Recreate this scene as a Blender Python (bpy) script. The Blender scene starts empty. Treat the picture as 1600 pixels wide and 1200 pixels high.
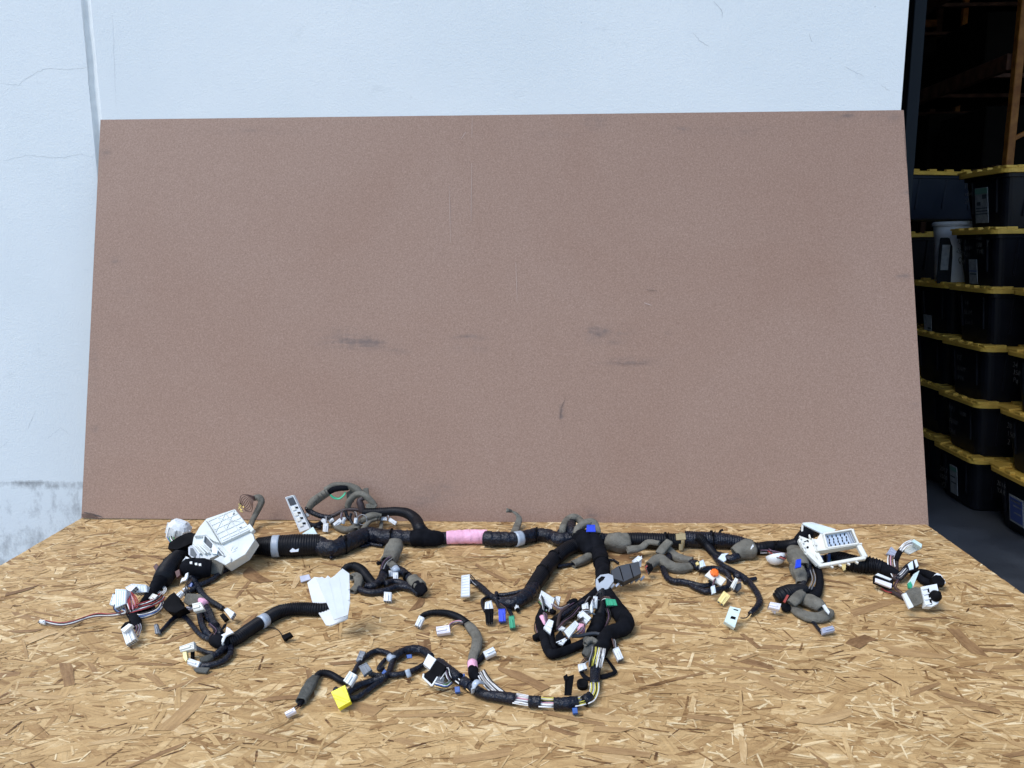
import bpy, math, random
import numpy as np
from mathutils import Vector, Matrix, noise

# ------------------------------------------------------------------ camera
SC = bpy.context.scene
COL = SC.collection
W_PX, F_PX = 1600.0, 1218.94
CAM = np.array([0.1344, -2.1408, 0.7727])
YAW, PITCH, ROLL = -0.0377, 0.1711, -0.0068


def cam_axes():
    cy, sy = math.cos(YAW), math.sin(YAW)
    cp, sp = math.cos(PITCH), math.sin(PITCH)
    cr, sr = math.cos(ROLL), math.sin(ROLL)
    f = np.array([sy * cp, cy * cp, -sp])
    r = np.array([cy, -sy, 0.0])
    u = np.cross(r, f)
    return cr * r + sr * u, -sr * r + cr * u, f


CR, CU, CF = cam_axes()
cd = bpy.data.cameras.new('camera')
cam = bpy.data.objects.new('camera', cd)
COL.objects.link(cam)
cam.matrix_world = Matrix(((CR[0], CU[0], -CF[0], CAM[0]), (CR[1], CU[1], -CF[1], CAM[1]),
                           (CR[2], CU[2], -CF[2], CAM[2]), (0, 0, 0, 1)))
cd.sensor_width = 36.0
cd.lens = F_PX / W_PX * 36.0
cd.clip_start, cd.clip_end = 0.05, 500.0
SC.camera = cam

# ------------------------------------------------------------------ light
SUN_EL, SUN_AZ = math.radians(58), math.radians(231)     # azimuth: 0 = +y, clockwise
wd = bpy.data.worlds.new('World')
SC.world = wd
wd.use_nodes = True
wn = wd.node_tree
bgn = wn.nodes['Background']
sky = wn.nodes.new('ShaderNodeTexSky')
sky.sky_type = 'NISHITA'
sky.sun_disc = False
sky.sun_elevation = SUN_EL
sky.sun_rotation = SUN_AZ
sky.air_density = 1.0
sky.dust_density = 0.7
sky.ozone_density = 1.6
wn.links.new(sky.outputs[0], bgn.inputs[0])
bgn.inputs[1].default_value = 0.15
sd = bpy.data.lights.new('sun', 'SUN')
sd.energy = 1.35
sd.angle = math.radians(30)
sd.color = (1.0, 0.985, 0.965)
sun = bpy.data.objects.new('sun', sd)
COL.objects.link(sun)
sdir = Vector((math.sin(SUN_AZ) * math.cos(SUN_EL), math.cos(SUN_AZ) * math.cos(SUN_EL), math.sin(SUN_EL)))
sun.rotation_euler = sdir.to_track_quat('Z', 'Y').to_euler()
SC.view_settings.view_transform = 'Standard'
SC.view_settings.look = 'None'
SC.view_settings.exposure = 0.92
SC.view_settings.gamma = 1.0

# ------------------------------------------------------------------ helpers
rng = random.Random(11)


def ray(px, py):
    return CF + CR * ((px - 800) / F_PX) - CU * ((py - 600) / F_PX)


def at_z(px, py, z):
    d = ray(px, py)
    return CAM + d * ((z - CAM[2]) / d[2])


def at_y(px, py, y):
    d = ray(px, py)
    return CAM + d * ((y - CAM[1]) / d[1])


def px_m(p):
    return F_PX / float(np.dot(np.asarray(p) - CAM, CF))


def unit(v):
    v = np.asarray(v, float)
    return v / max(np.linalg.norm(v), 1e-12)


class MB:
    """collects shapes for one mesh object"""

    def __init__(s):
        s.v, s.f, s.m, s.sm = [], [], [], []

    def add(s, verts, faces, mi=0, smooth=False):
        o = len(s.v)
        s.v.extend([tuple(map(float, p)) for p in verts])
        for f in faces:
            s.f.append([i + o for i in f])
            s.m.append(mi)
            s.sm.append(smooth)

    def box(s, c, half, axes=None, ch=None, mi=0):
        c = np.asarray(c, float)
        A = np.eye(3) if axes is None else np.array([unit(a) for a in axes])
        h = np.asarray(half, float)
        if ch is None:
            ch = min(h) * 0.18
        ch = min(ch, min(h) * 0.9)
        idx, vs = {}, []
        for sx in (-1, 1):
            for sy in (-1, 1):
                for sz in (-1, 1):
                    sg = np.array([sx, sy, sz], float)
                    for i in range(3):
                        q = sg * (h - ch)
                        q[i] = sg[i] * h[i]
                        idx[(sx, sy, sz, i)] = len(vs)
                        vs.append(q)
        fs = []
        for i in range(3):
            j, k = (i + 1) % 3, (i + 2) % 3
            for si in (-1, 1):
                loop = []
                for sj, sk in ((-1, -1), (1, -1), (1, 1), (-1, 1)):
                    t = [0, 0, 0]
                    t[i], t[j], t[k] = si, sj, sk
                    loop.append(idx[(*t, i)])
                fs.append(loop)
            for sj in (-1, 1):
                for sk in (-1, 1):
                    loop = []
                    for si, ax in ((-1, j), (1, j), (1, k), (-1, k)):
                        t = [0, 0, 0]
                        t[i], t[j], t[k] = si, sj, sk
                        loop.append(idx[(*t, ax)])
                    fs.append(loop)
        for sx in (-1, 1):
            for sy in (-1, 1):
                for sz in (-1, 1):
                    fs.append([idx[(sx, sy, sz, i)] for i in range(3)])
        V = np.array(vs)
        out = []
        for f in fs:
            n = np.cross(V[f[1]] - V[f[0]], V[f[2]] - V[f[0]])
            out.append(f if np.dot(n, V[f].mean(0)) > 0 else f[::-1])
        if np.linalg.det(A) < 0:
            out = [f[::-1] for f in out]
        s.add(V @ A + c, out, mi)

    def bar(s, a, b, w, h, up=(0, 0, 1), ch=None, mi=0):
        a, b = np.asarray(a, float), np.asarray(b, float)
        x = unit(b - a)
        y = np.cross(np.asarray(up, float), x)
        y = unit(y) if np.linalg.norm(y) > 1e-6 else unit(np.cross((0, 1, 0.1), x))
        z = np.cross(x, y)
        s.box((a + b) / 2, (np.linalg.norm(b - a) / 2, w / 2, h / 2), (x, y, z), ch, mi)

    def prism(s, poly, n, th, ch=0.0008, mi=0):
        """poly: world points (top outline); n: outward normal of the top; th: depth below"""
        P = np.array(poly, float)
        n = unit(n)
        e1, e2 = P[1] - P[0], P[2] - P[1]
        area = sum(np.cross(P[i], P[(i + 1) % len(P)]) for i in range(len(P)))
        if np.dot(area, n) < 0:
            P = P[::-1]
        c = P.mean(0)
        L = np.linalg.norm(P - c, axis=1, keepdims=True)
        top = c + (P - c) * np.maximum(1 - ch / L, .5)
        k = len(P)
        V = np.vstack([top, P - n * ch, P - n * th])
        F = [list(range(k)), list(range(3 * k - 1, 2 * k - 1, -1))]
        for i in range(k):
            j = (i + 1) % k
            F.append([k + i, k + j, j, i])
            F.append([2 * k + i, 2 * k + j, k + j, k + i])
        s.add(V, F, mi)

    def rings(s, rings, cap0=True, cap1=True, mi=0, smooth=True):
        n = len(rings[0])
        V = np.vstack(rings)
        F = []
        for i in range(len(rings) - 1):
            a, b = i * n, (i + 1) * n
            for j in range(n):
                k = (j + 1) % n
                F.append([a + j, a + k, b + k, b + j])
        if cap0:
            F.append(list(range(n - 1, -1, -1)))
        if cap1:
            F.append([len(V) - n + j for j in range(n)])
        s.add(V, F, mi, smooth)

    def lathe(s, c, axis, prof, seg=16, mi=0, smooth=True):
        """prof: (distance along axis, radius)"""
        c, ax = np.asarray(c, float), unit(axis)
        t = unit(np.cross(ax, (0.3, 0.2, 1) if abs(ax[2]) < .9 else (1, 0, 0)))
        b = np.cross(ax, t)
        R = []
        for d, r in prof:
            R.append([c + ax * d + (t * math.cos(a) + b * math.sin(a)) * r
                      for a in [2 * math.pi * j / seg for j in range(seg)]])
        s.rings(R, True, True, mi, smooth)

    def build(s, name, mats, parent=None, coll=None):
        me = bpy.data.meshes.new(name)
        me.from_pydata(s.v, [], s.f)
        ms = mats if isinstance(mats, (list, tuple)) else [mats]
        for m in ms:
            me.materials.append(m)
        me.polygons.foreach_set('material_index', np.array(s.m, dtype=np.int32))
        me.polygons.foreach_set('use_smooth', np.array(s.sm, dtype=bool))
        me.update()
        o = bpy.data.objects.new(name, me)
        COL.objects.link(o)
        if parent is not None:
            o.parent = parent
            o.matrix_parent_inverse = Matrix.Translation(-parent_loc(parent))
        return o


def parent_loc(p):
    return p.location.copy() if p.type == 'EMPTY' else Vector((0, 0, 0))


def text_obj(name, cu):
    """lettering turned into a real mesh"""
    t = bpy.data.objects.new(name, cu)
    me = bpy.data.meshes.new_from_object(t)
    me.name = name
    bpy.data.objects.remove(t)
    o = bpy.data.objects.new(name, me)
    COL.objects.link(o)
    return o


def tag(o, label=None, cat=None, group=None, kind=None):
    if label:
        o['label'] = label
    if cat:
        o['category'] = cat
    if group:
        o['group'] = group
    if kind:
        o['kind'] = kind
    return o


def empty(name, loc, label, cat, group=None):
    o = bpy.data.objects.new(name, None)
    o.empty_display_size = 0.05
    o.location = loc
    COL.objects.link(o)
    return tag(o, label, cat, group)


# ------------------------------------------------------------------ materials
def mat(name, col, rough=0.5, spec=0.5, **kw):
    m = bpy.data.materials.new(name)
    m.use_nodes = True
    nt = m.node_tree
    p = nt.nodes['Principled BSDF']
    p.inputs['Base Color'].default_value = (*col, 1)
    p.inputs['Roughness'].default_value = rough
    p.inputs['Specular IOR Level'].default_value = spec
    for k, v in kw.items():
        p.inputs[k].default_value = v
    return m


def N(nt, t, **kw):
    n = nt.nodes.new(t)
    for k, v in kw.items():
        if k in n.inputs:
            n.inputs[k].default_value = v
        else:
            setattr(n, k, v)
    return n


def ramp(nt, src, stops):
    r = nt.nodes.new('ShaderNodeValToRGB')
    e = r.color_ramp.elements
    while len(e) < len(stops):
        e.new(0.5)
    for i, (p, c) in enumerate(stops):
        e[i].position = p
        e[i].color = (*c, 1) if len(c) == 3 else c
    nt.links.new(src, r.inputs[0])
    return r.outputs[0]


def mix(nt, fac, a, b, mode='MIX'):
    m = nt.nodes.new('ShaderNodeMix')
    m.data_type = 'RGBA'
    m.blend_type = mode
    for sock, v in ((m.inputs[0], fac), (m.inputs[6], a), (m.inputs[7], b)):
        if hasattr(v, 'links'):
            nt.links.new(v, sock)
        elif isinstance(v, (int, float)):
            sock.default_value = v
        else:
            sock.default_value = (*v, 1)
    return m.outputs[2]


def coords(nt, scale=(1, 1, 1), which='Object'):
    t = nt.nodes.new('ShaderNodeTexCoord')
    mp = nt.nodes.new('ShaderNodeMapping')
    mp.inputs['Scale'].default_value = scale
    nt.links.new(t.outputs[which], mp.inputs[0])
    return mp.outputs[0]


def noise_tex(nt, co, scale, detail=4, rough=.55, dist=0.0):
    n = N(nt, 'ShaderNodeTexNoise', Scale=scale, Detail=detail, Roughness=rough, Distortion=dist)
    nt.links.new(co, n.inputs['Vector'])
    return n.outputs['Fac']


def bump(nt, h, strength, dist=0.002):
    b = N(nt, 'ShaderNodeBump', Strength=strength, Distance=dist)
    nt.links.new(h, b.inputs['Height'])
    nt.links.new(b.outputs[0], nt.nodes['Principled BSDF'].inputs['Normal'])
    return b


def noisy(name, c0, c1, scale, rough=(.4, .6), bscale=None, bstr=0.2, bdist=.001, stretch=(1, 1, 1), spec=.5, lo=.35, hi=.65):
    m = mat(name, c0, rough[0], spec)
    nt = m.node_tree
    p = nt.nodes['Principled BSDF']
    co = coords(nt, stretch)
    n = noise_tex(nt, co, scale, 5)
    nt.links.new(ramp(nt, n, [(lo, c0), (hi, c1)]), p.inputs['Base Color'])
    nt.links.new(ramp(nt, n, [(lo, (rough[0],) * 3), (hi, (rough[1],) * 3)]), p.inputs['Roughness'])
    if bscale:
        bump(nt, noise_tex(nt, co, bscale, 4), bstr, bdist)
    return m


M = {}
M['asphalt'] = noisy('asphalt', (.035, .037, .04), (.07, .072, .075), 6, (.75, .95), 160, .5, .004)
M['shop_floor'] = noisy('sealed_floor', (.046, .051, .060), (.088, .096, .108), 2.2, (.55, .85), 90, .3, .003)
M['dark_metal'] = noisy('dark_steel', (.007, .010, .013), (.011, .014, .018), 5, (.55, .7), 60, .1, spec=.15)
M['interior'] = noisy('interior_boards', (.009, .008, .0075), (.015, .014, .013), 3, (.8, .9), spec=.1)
M['rack_orange'] = noisy('rack_paint', (.42, .165, .025), (.24, .085, .018), 14, (.45, .65), 90, .2)
M['rack_rust'] = noisy('rusty_beam', (.10, .036, .018), (.05, .020, .011), 12, (.6, .8), 80, .3)
M['tote_black'] = noisy('tote_black', (.004, .0048, .008), (.007, .008, .013), 7, (.38, .55), 220, .08, spec=.3)
M['tote_blue'] = noisy('tote_dark_blue', (.012, .018, .032), (.016, .023, .039), 7, (.35, .5), 220, .08)
M['tote_lid'] = noisy('tote_lid_yellow', (.90, .56, .095), (.68, .41, .07), 9, (.45, .65), 150, .1)
M['grey_bin'] = noisy('grey_bin', (.80, .82, .86), (.66, .69, .74), 9, (.45, .6), 120, .1)
M['label_paper'] = noisy('label_paper', (.30, .32, .33), (.20, .215, .23), 40, (.6, .8))
M['label_ink'] = mat('label_ink', (.05, .06, .07), .7)
M['label_green'] = mat('label_green', (.12, .26, .20), .6)
M['label_blue'] = mat('label_blue', (.05, .08, .25), .6)
M['chalk'] = mat('paint_marker', (.13, .125, .115), .8)
M['wrap'] = noisy('stretch_wrap', (.02, .02, .022), (.006, .006, .007), 30, (.35, .6), 60, .9, .01, (1, 1, .2))
M['carton'] = noisy('carton', (.006, .005, .004), (.004, .0035, .003), 5, (.8, .9), spec=.1)


# ---- painted concrete wall
def wall_material():
    m = mat('painted_concrete', (.78, .80, .82), .6, .3)
    nt = m.node_tree
    p = nt.nodes['Principled BSDF']
    co = coords(nt)
    big = noise_tex(nt, co, 1.1, 5, .6)
    base = ramp(nt, big, [(.3, (.715, .755, .755)), (.7, (.80, .825, .81))])
    # small scuffs
    sc = noise_tex(nt, coords(nt, (.5, 1, 1)), 13, 10, .78, .5)
    scm = ramp(nt, sc, [(.60, (0, 0, 0)), (.80, (1, 1, 1))])
    base = mix(nt, scm, base, mix(nt, .30, base, (.34, .37, .38)))
    # pits
    v = N(nt, 'ShaderNodeTexVoronoi', Scale=14.0)
    nt.links.new(co, v.inputs['Vector'])
    pit = ramp(nt, v.outputs['Distance'], [(.02, (1, 1, 1)), (.05, (0, 0, 0))])
    gate = ramp(nt, noise_tex(nt, co, 3.1, 3), [(.55, (0, 0, 0)), (.62, (1, 1, 1))])
    pm = mix(nt, 1.0, pit, gate, 'MULTIPLY')
    base = mix(nt, pm, base, (.22, .23, .23))
    # dirt from the vertex attribute
    at = N(nt, 'ShaderNodeAttribute', attribute_name='dirt')
    dn = noise_tex(nt, coords(nt, (1, 1, .6)), 70, 9, .78)
    dm = nt.nodes.new('ShaderNodeMath')
    dm.operation = 'MULTIPLY_ADD'
    nt.links.new(dn, dm.inputs[0])
    dm.inputs[1].default_value = 1.5
    dm.inputs[2].default_value = -1.25
    ad = nt.nodes.new('ShaderNodeMath')
    ad.operation = 'ADD'
    nt.links.new(dm.outputs[0], ad.inputs[0])
    nt.links.new(at.outputs['Fac'], ad.inputs[1])
    dmask = ramp(nt, ad.outputs[0], [(.0, (0, 0, 0)), (.75, (1, 1, 1))])
    base = mix(nt, dmask, base, (.33, .335, .33))
    nt.links.new(base, p.inputs['Base Color'])
    h = mix(nt, .35, noise_tex(nt, co, 240, 3), noise_tex(nt, co, 35, 5))
    bump(nt, h, .35, .004)
    return m


M['wall'] = wall_material()
M['caulk'] = noisy('joint_sealant', (.77, .80, .785), (.70, .73, .72), 30, (.6, .8), 120, .3)
M['crack'] = mat('wall_crack', (.52, .54, .54), .9)


def hardboard():
    m = mat('hardboard', (.25, .16, .13), .55, .35)
    nt = m.node_tree
    p = nt.nodes['Principled BSDF']
    co = coords(nt)
    fine = noise_tex(nt, co, 520, 2, .7)
    mid = noise_tex(nt, co, 210, 3, .7)
    big = noise_tex(nt, co, 1.5, 6, .62, .6)
    f = mix(nt, .5, fine, mid)
    base = ramp(nt, f, [(.34, (.216, .131, .093)), (.5, (.284, .184, .133)), (.65, (.362, .246, .184))])
    tint = ramp(nt, big, [(.28, (.95, .90, .87)), (.5, (1.0, .98, .97)), (.72, (1.04, 1.04, 1.05))])
    base = mix(nt, 1.0, base, tint, 'MULTIPLY')
    at = N(nt, 'ShaderNodeAttribute', attribute_name='dirt')
    sm = noise_tex(nt, coords(nt, (1, 1, 3)), 30, 6, .65)
    mm = nt.nodes.new('ShaderNodeMath')
    mm.operation = 'MULTIPLY'
    nt.links.new(at.outputs['Fac'], mm.inputs[0])
    nt.links.new(ramp(nt, sm, [(.3, (.25, .25, .25)), (.62, (1, 1, 1))]), mm.inputs[1])
    base = mix(nt, mm.outputs[0], base, (.085, .075, .075))
    nt.links.new(base, p.inputs['Base Color'])
    bump(nt, f, .12, .001)
    return m


M['hardboard'] = hardboard()
M['board_edge'] = noisy('board_edge', (.10, .065, .05), (.17, .11, .085), 40, (.8, .9))
M['scratch'] = mat('board_scratch', (.46, .36, .31), .7)
M['scratch_dark'] = mat('board_scratch_dark', (.09, .065, .055), .7)

# ------------------------------------------------------------------ setting
GZ = -0.80            # ground below the table top
YW = 0.327            # wall face


def grid_obj(name, fn, nu, nv, m, attr=None, parent=None):
    """fn(u,v)->point; attr(u,v,p)->dirt"""
    V, D = [], []
    for j in range(nv + 1):
        for i in range(nu + 1):
            q = fn(i / nu, j / nv)
            V.append(q)
            D.append(attr(q) if attr else 0.0)
    F = [[j * (nu + 1) + i, j * (nu + 1) + i + 1, (j + 1) * (nu + 1) + i + 1, (j + 1) * (nu + 1) + i]
         for j in range(nv) for i in range(nu)]
    b = MB()
    b.add(V, F)
    o = b.build(name, m, parent)
    a = o.data.attributes.new('dirt', 'FLOAT', 'POINT')
    a.data.foreach_set('value', np.array(D, dtype=np.float32))
    return o


b = MB()
b.add([(-60, -60, GZ), (60, -60, GZ), (60, YW + .1, GZ), (-60, YW + .1, GZ)], [[0, 1, 2, 3]])
tag(b.build('yard_ground', M['asphalt']), kind='structure')
b = MB()
b.add([(-2, YW + .1, GZ), (9, YW + .1, GZ), (9, 13, GZ), (-2, 13, GZ)], [[0, 1, 2, 3]])
tag(b.build('warehouse_floor', M['shop_floor']), kind='structure')

wall = empty('concrete_wall', (0, YW, GZ), 'white painted concrete wall with a vertical joint behind the brown panel', 'wall')


def fb(x, z, s, seed=0.0):
    return noise.fractal(Vector((x * s, seed, z * s)), 1.0, 2.0, 5)


def wall_dirt(q):
    x, y, z = q
    d = 0.0
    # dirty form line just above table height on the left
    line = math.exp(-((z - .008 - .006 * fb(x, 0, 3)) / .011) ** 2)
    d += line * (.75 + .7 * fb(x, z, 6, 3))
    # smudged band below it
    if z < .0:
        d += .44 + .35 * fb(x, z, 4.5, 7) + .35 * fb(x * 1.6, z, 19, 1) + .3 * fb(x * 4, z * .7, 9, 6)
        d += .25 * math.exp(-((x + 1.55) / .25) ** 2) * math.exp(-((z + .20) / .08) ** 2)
    elif z < .25:
        d += .12 * (1 - z / .25) + .2 * fb(x, z, 5, 2)
    # grey grime beside the joint
    d += .30 * math.exp(-((x + 1.27) / .05) ** 2) * (.6 + fb(x, z, 7, 5)) * (1 if z < 1.4 else .5)
    # band of rub marks just over the panel
    d += .26 * math.exp(-((z - 1.22) / .05) ** 2) * (.6 + 1.2 * fb(x, z, 3, 9))
    d += .10 * fb(x, z, 2.2, 4)
    return max(0.0, d)


# the two panels: fine grid where the photo sees it
ZTOP = 6.0
X0, X1 = -1.222, 1.2055      # right panel
grid_obj('panel', lambda u, v: (X0 + u * (X1 - X0), YW, -.1 + v * 2.0), 170, 140, M['wall'], wall_dirt, wall)
grid_obj('panel', lambda u, v: (-2.4 + u * (-1.253 + 2.4), YW, -.8 + v * 2.7), 80, 200, M['wall'], wall_dirt, wall)
b = MB()
yb = YW + .20
# the rest of the wall around those
for (x0, x1, z0, z1) in ((X0, X1, 1.9, ZTOP), (X0, X1, GZ, -.1), (-9, -2.4, GZ, ZTOP), (-2.4, -1.253, 1.9, ZTOP),
                         (X1, 5.2, 3.4, ZTOP), (5.2, 10, GZ, ZTOP)):
    b.add([(x0, YW, z0), (x1, YW, z0), (x1, YW, z1), (x0, YW, z1)], [[0, 1, 2, 3]])
b.add([(X1, YW, GZ), (X1, yb, GZ), (X1, yb, ZTOP), (X1, YW, ZTOP)], [[0, 1, 2, 3]])
b.add([(5.2, YW, GZ), (5.2, yb, GZ), (5.2, yb, 3.4), (5.2, YW, 3.4)], [[3, 2, 1, 0]])
b.add([(X1, YW, 3.4), (5.2, YW, 3.4), (5.2, yb, 3.4), (X1, yb, 3.4)], [[3, 2, 1, 0]])
b.build('outer_panels', M['wall'], wall)
# recessed joint with sealant between the panels
b = MB()
prof = [(-1.253, 0.0), (-1.251, .003), (-1.248, .006), (-1.243, .016), (-1.239, .0185), (-1.235, .012), (-1.230, .0145), (-1.224, .006), (-1.222, 0)]
ring = []
zs = np.linspace(GZ, ZTOP, 120)
V, F = [], []
for z in zs:
    for x, d in prof:
        w = .0015 * fb(x * 3, z, 9, 2)
        d = d * (.6 if -1.247 < x < -1.233 else .45)
        V.append((x + (w if 0 < d else 0), YW + d + (.0012 * fb(x, z, 20) if d > 0 else 0), z))
k = len(prof)
for i in range(len(zs) - 1):
    for j in range(k - 1):
        F.append([i * k + j, i * k + j + 1, (i + 1) * k + j + 1, (i + 1) * k + j])
b.add(V, F, 0, True)
b.build('joint_sealant', M['caulk'], wall)


# hairline cracks (thin proud slivers of broken paint)
def sliver(name, pts, w, m, parent, off=(0, -.0004, 0)):
    bb = MB()
    P = [np.array(p, float) + np.array(off) for p in pts]
    V = []
    for i, p in enumerate(P):
        t = unit(P[min(i + 1, len(P) - 1)] - P[max(i - 1, 0)])
        s_ = unit(np.cross(t, off))
        ww = w * (.35 + .65 * math.sin(math.pi * (i + .4) / (len(P) - .2))) * rng.uniform(.6, 1.3)
        V += [p - s_ * ww / 2, p + s_ * ww / 2]
    F = [[2 * i, 2 * i + 1, 2 * i + 3, 2 * i + 2] for i in range(len(P) - 1)]
    bb.add(V, F)
    return bb.build(name, m, parent)


def wiggle(pts, n, amp):
    out = []
    for i in range(len(pts) - 1):
        a, c = np.array(pts[i], float), np.array(pts[i + 1], float)
        for k in range(n):
            t = k / n
            out.append(a * (1 - t) + c * t + np.array([rng.uniform(-amp, amp), rng.uniform(-amp, amp)]))
    out.append(np.array(pts[-1], float))
    return out


for pts, w in (([(0, 130), (28, 133), (58, 112), (75, 107), (110, 109), (146, 104)], .0016),
               ([(5, 252), (40, 243), (98, 247), (125, 240), (145, 246)], .0014),
               ([(130, 2), (131, 45), (135, 80), (138, 125), (142, 170)], .0022),
               ([(176, 20), (178, 80), (181, 165)], .0010),
               ([(1318, 103), (1350, 120)], .0018), ([(1115, 2), (1127, 15), (1129, 28)], .003),
               ([(1083, 52), (1095, 65), (1108, 73)], .002), ([(1264, 52), (1268, 65)], .002),
               ([(1376, 133), (1390, 142)], .0016), ([(56, 642), (43, 670)], .0014),
               ([(0, 700), (12, 690)], .0012), ([(70, 688), (95, 668), (110, 680)], .001)):
    q = [at_y(x, y, YW) for x, y in wiggle(pts, 8, .8)]
    sliver('hairline_crack', q, w * .6, M['crack'], wall)

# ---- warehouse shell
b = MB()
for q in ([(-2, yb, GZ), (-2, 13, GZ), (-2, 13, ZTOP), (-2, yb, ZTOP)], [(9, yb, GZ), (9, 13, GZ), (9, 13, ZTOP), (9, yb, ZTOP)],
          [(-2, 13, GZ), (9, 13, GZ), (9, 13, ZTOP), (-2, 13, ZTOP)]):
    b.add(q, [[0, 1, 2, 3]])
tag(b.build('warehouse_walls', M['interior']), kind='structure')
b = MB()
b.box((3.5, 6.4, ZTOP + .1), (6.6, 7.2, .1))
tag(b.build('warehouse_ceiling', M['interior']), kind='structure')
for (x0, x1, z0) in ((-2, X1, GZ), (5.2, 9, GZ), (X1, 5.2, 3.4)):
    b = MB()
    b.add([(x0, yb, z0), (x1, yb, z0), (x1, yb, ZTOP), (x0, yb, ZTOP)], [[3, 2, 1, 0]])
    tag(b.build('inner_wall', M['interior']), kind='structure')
# door guide: steel angle behind the wall edge
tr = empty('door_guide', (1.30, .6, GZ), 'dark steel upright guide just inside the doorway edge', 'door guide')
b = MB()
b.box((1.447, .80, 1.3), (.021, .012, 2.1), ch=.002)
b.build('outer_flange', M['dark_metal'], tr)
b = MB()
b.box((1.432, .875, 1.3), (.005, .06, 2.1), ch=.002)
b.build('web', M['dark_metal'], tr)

# ------------------------------------------------------------------ totes
def tote_meshes():
    """storage tote, origin at the centre of its base; long side along x, end faces at -x/+x"""
    out = {}
    L, Wd, H = .76, .50, .335
    b = MB()

    def rr(hx, hy, r, n=5):
        P = []
        for cx, cy, a0 in ((hx - r, hy - r, 0), (-hx + r, hy - r, 90), (-hx + r, -hy + r, 180), (hx - r, -hy + r, 270)):
            for k in range(n + 1):
                a = math.radians(a0 + 90 * k / n)
                P.append((cx + r * math.cos(a), cy + r * math.sin(a)))
        return P
    R = []
    for z, g in ((0, -.012), (.012, 0), (.17, .022), (.30, .038), (.302, .05), (H, .052)):
        R.append([(x, y, z) for x, y in rr(L / 2 - .075 + g, Wd / 2 - .075 + g, .05)])
    b.rings([np.array(r) for r in R], True, True, 0, False)
    out['body'] = b
    b = MB()
    for sx in (-1, 1):
        for y in (-.115, .115):
            b.bar((sx * (L / 2 - .056), y, .10), (sx * (L / 2 - .037), y * 1.06, .298), .010, .012, (sx, 0, 0), .003)
    for sy in (-1, 1):
        for x in (-.22, .0, .22):
            b.bar((x, sy * (Wd / 2 - .056), .08), (x, sy * (Wd / 2 - .037), .298), .012, .012, (0, sy, 0), .003)
    out['rib'] = b
    b = MB()
    R = []
    for z, g in ((.324, .020), (.325, .027), (.347, .029), (.352, .024), (.352, -.03), (.346, -.035)):
        R.append([(x, y, z) for x, y in rr(L / 2 - .03 + g, Wd / 2 - .03 + g, .055)])
    b.rings([np.array(r) for r in R], True, True, 0, False)
    # raised stacking lugs round the rim
    for sx in (-1, 1):
        for y in (-.155, -.05, .05, .155):
            b.box((sx * (L / 2 - .020), y, .358), (.016, .026, .008), ch=.003)
    for sy in (-1, 1):
        for x in (-.28, -.14, 0, .14, .28):
            b.box((x, sy * (Wd / 2 - .020), .358), (.03, .016, .008), ch=.003)
    for sx in (-1, 1):
        for sy in (-1, 1):
            b.box((sx * (L / 2 - .05), sy * (Wd / 2 - .05), .357), (.042, .042, .007), ch=.003)
    out['lid'] = b
    return out


TM = tote_meshes()
TBODY = {}
TOTE_H = .332
proto = {}


def tote(x, y, z, rot, label, group, body='tote_black'):
    root = bpy.data.objects.new('storage_tote', None)
    root.empty_display_size = .05
    COL.objects.link(root)
    root.location = (x, y, z)
    root.rotation_euler = (0, 0, rot)
    tag(root, label, 'tote', group)
    root.scale = (1, 1, .957)
    for nm, mk in (('body', body), ('rib', body), ('lid', 'tote_lid')):
        key = (nm, mk)
        if key not in proto:
            o = TM[nm].build(nm, M[mk])
            proto[key] = o
        else:
            o = proto[key].copy()
            COL.objects.link(o)
        o.parent = root
        if nm == 'rib':
            o['kind'] = 'stuff'
    return root


def sticker(root, name, y, z, w, h, m, x=-.36, prints=()):
    """paper label on the -x end of a tote"""
    b = MB()
    lean = (z - .17) * -.13
    b.box((x + lean, y, z), (.0012, w / 2, h / 2), ((1, 0, .12), (0, 1, 0), (-.12, 0, 1)), .0004)
    o = b.build(name, m)
    o.parent = root
    for (pm, y0, z0, w_, h_) in prints:
        c = MB()
        c.box((x + lean - .0016 - (z0 * h) * .12, y + y0 * w, z + z0 * h), (.0006, w_ * w / 2, h_ * h / 2), ((1, 0, .12), (0, 1, 0), (-.12, 0, 1)), .0001)
        q = c.build('print', pm)
        q.parent = root
    return o


def scrawl(root, text, y, z, size, rot=0.0, x=-.345):
    cu = bpy.data.curves.new('marker_writing', 'FONT')
    cu.body = text
    cu.size = size
    cu.extrude = .0003
    cu.resolution_u = 2
    cu.shear = .25
    cu.offset = -size * .012
    cu.materials.append(M['chalk'])
    o = text_obj('marker_writing', cu)
    o.parent = root
    lean = (z - .17) * -.125
    # text faces -x: its x axis runs along -y
    o.matrix_local = Matrix.Translation((x + lean - .006, y, z)) @ Matrix.Rotation(math.radians(-90), 4, 'Z') @ \
        Matrix.Rotation(math.radians(90 + 7), 4, 'X') @ Matrix.Rotation(rot, 4, 'Z')
    return o


G_TOTE = 'black storage totes with yellow lids stacked in the doorway'
XT = 3.035
PAPER, INK, GRN, BLU = M['label_paper'], M['label_ink'], M['label_green'], M['label_blue']
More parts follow.
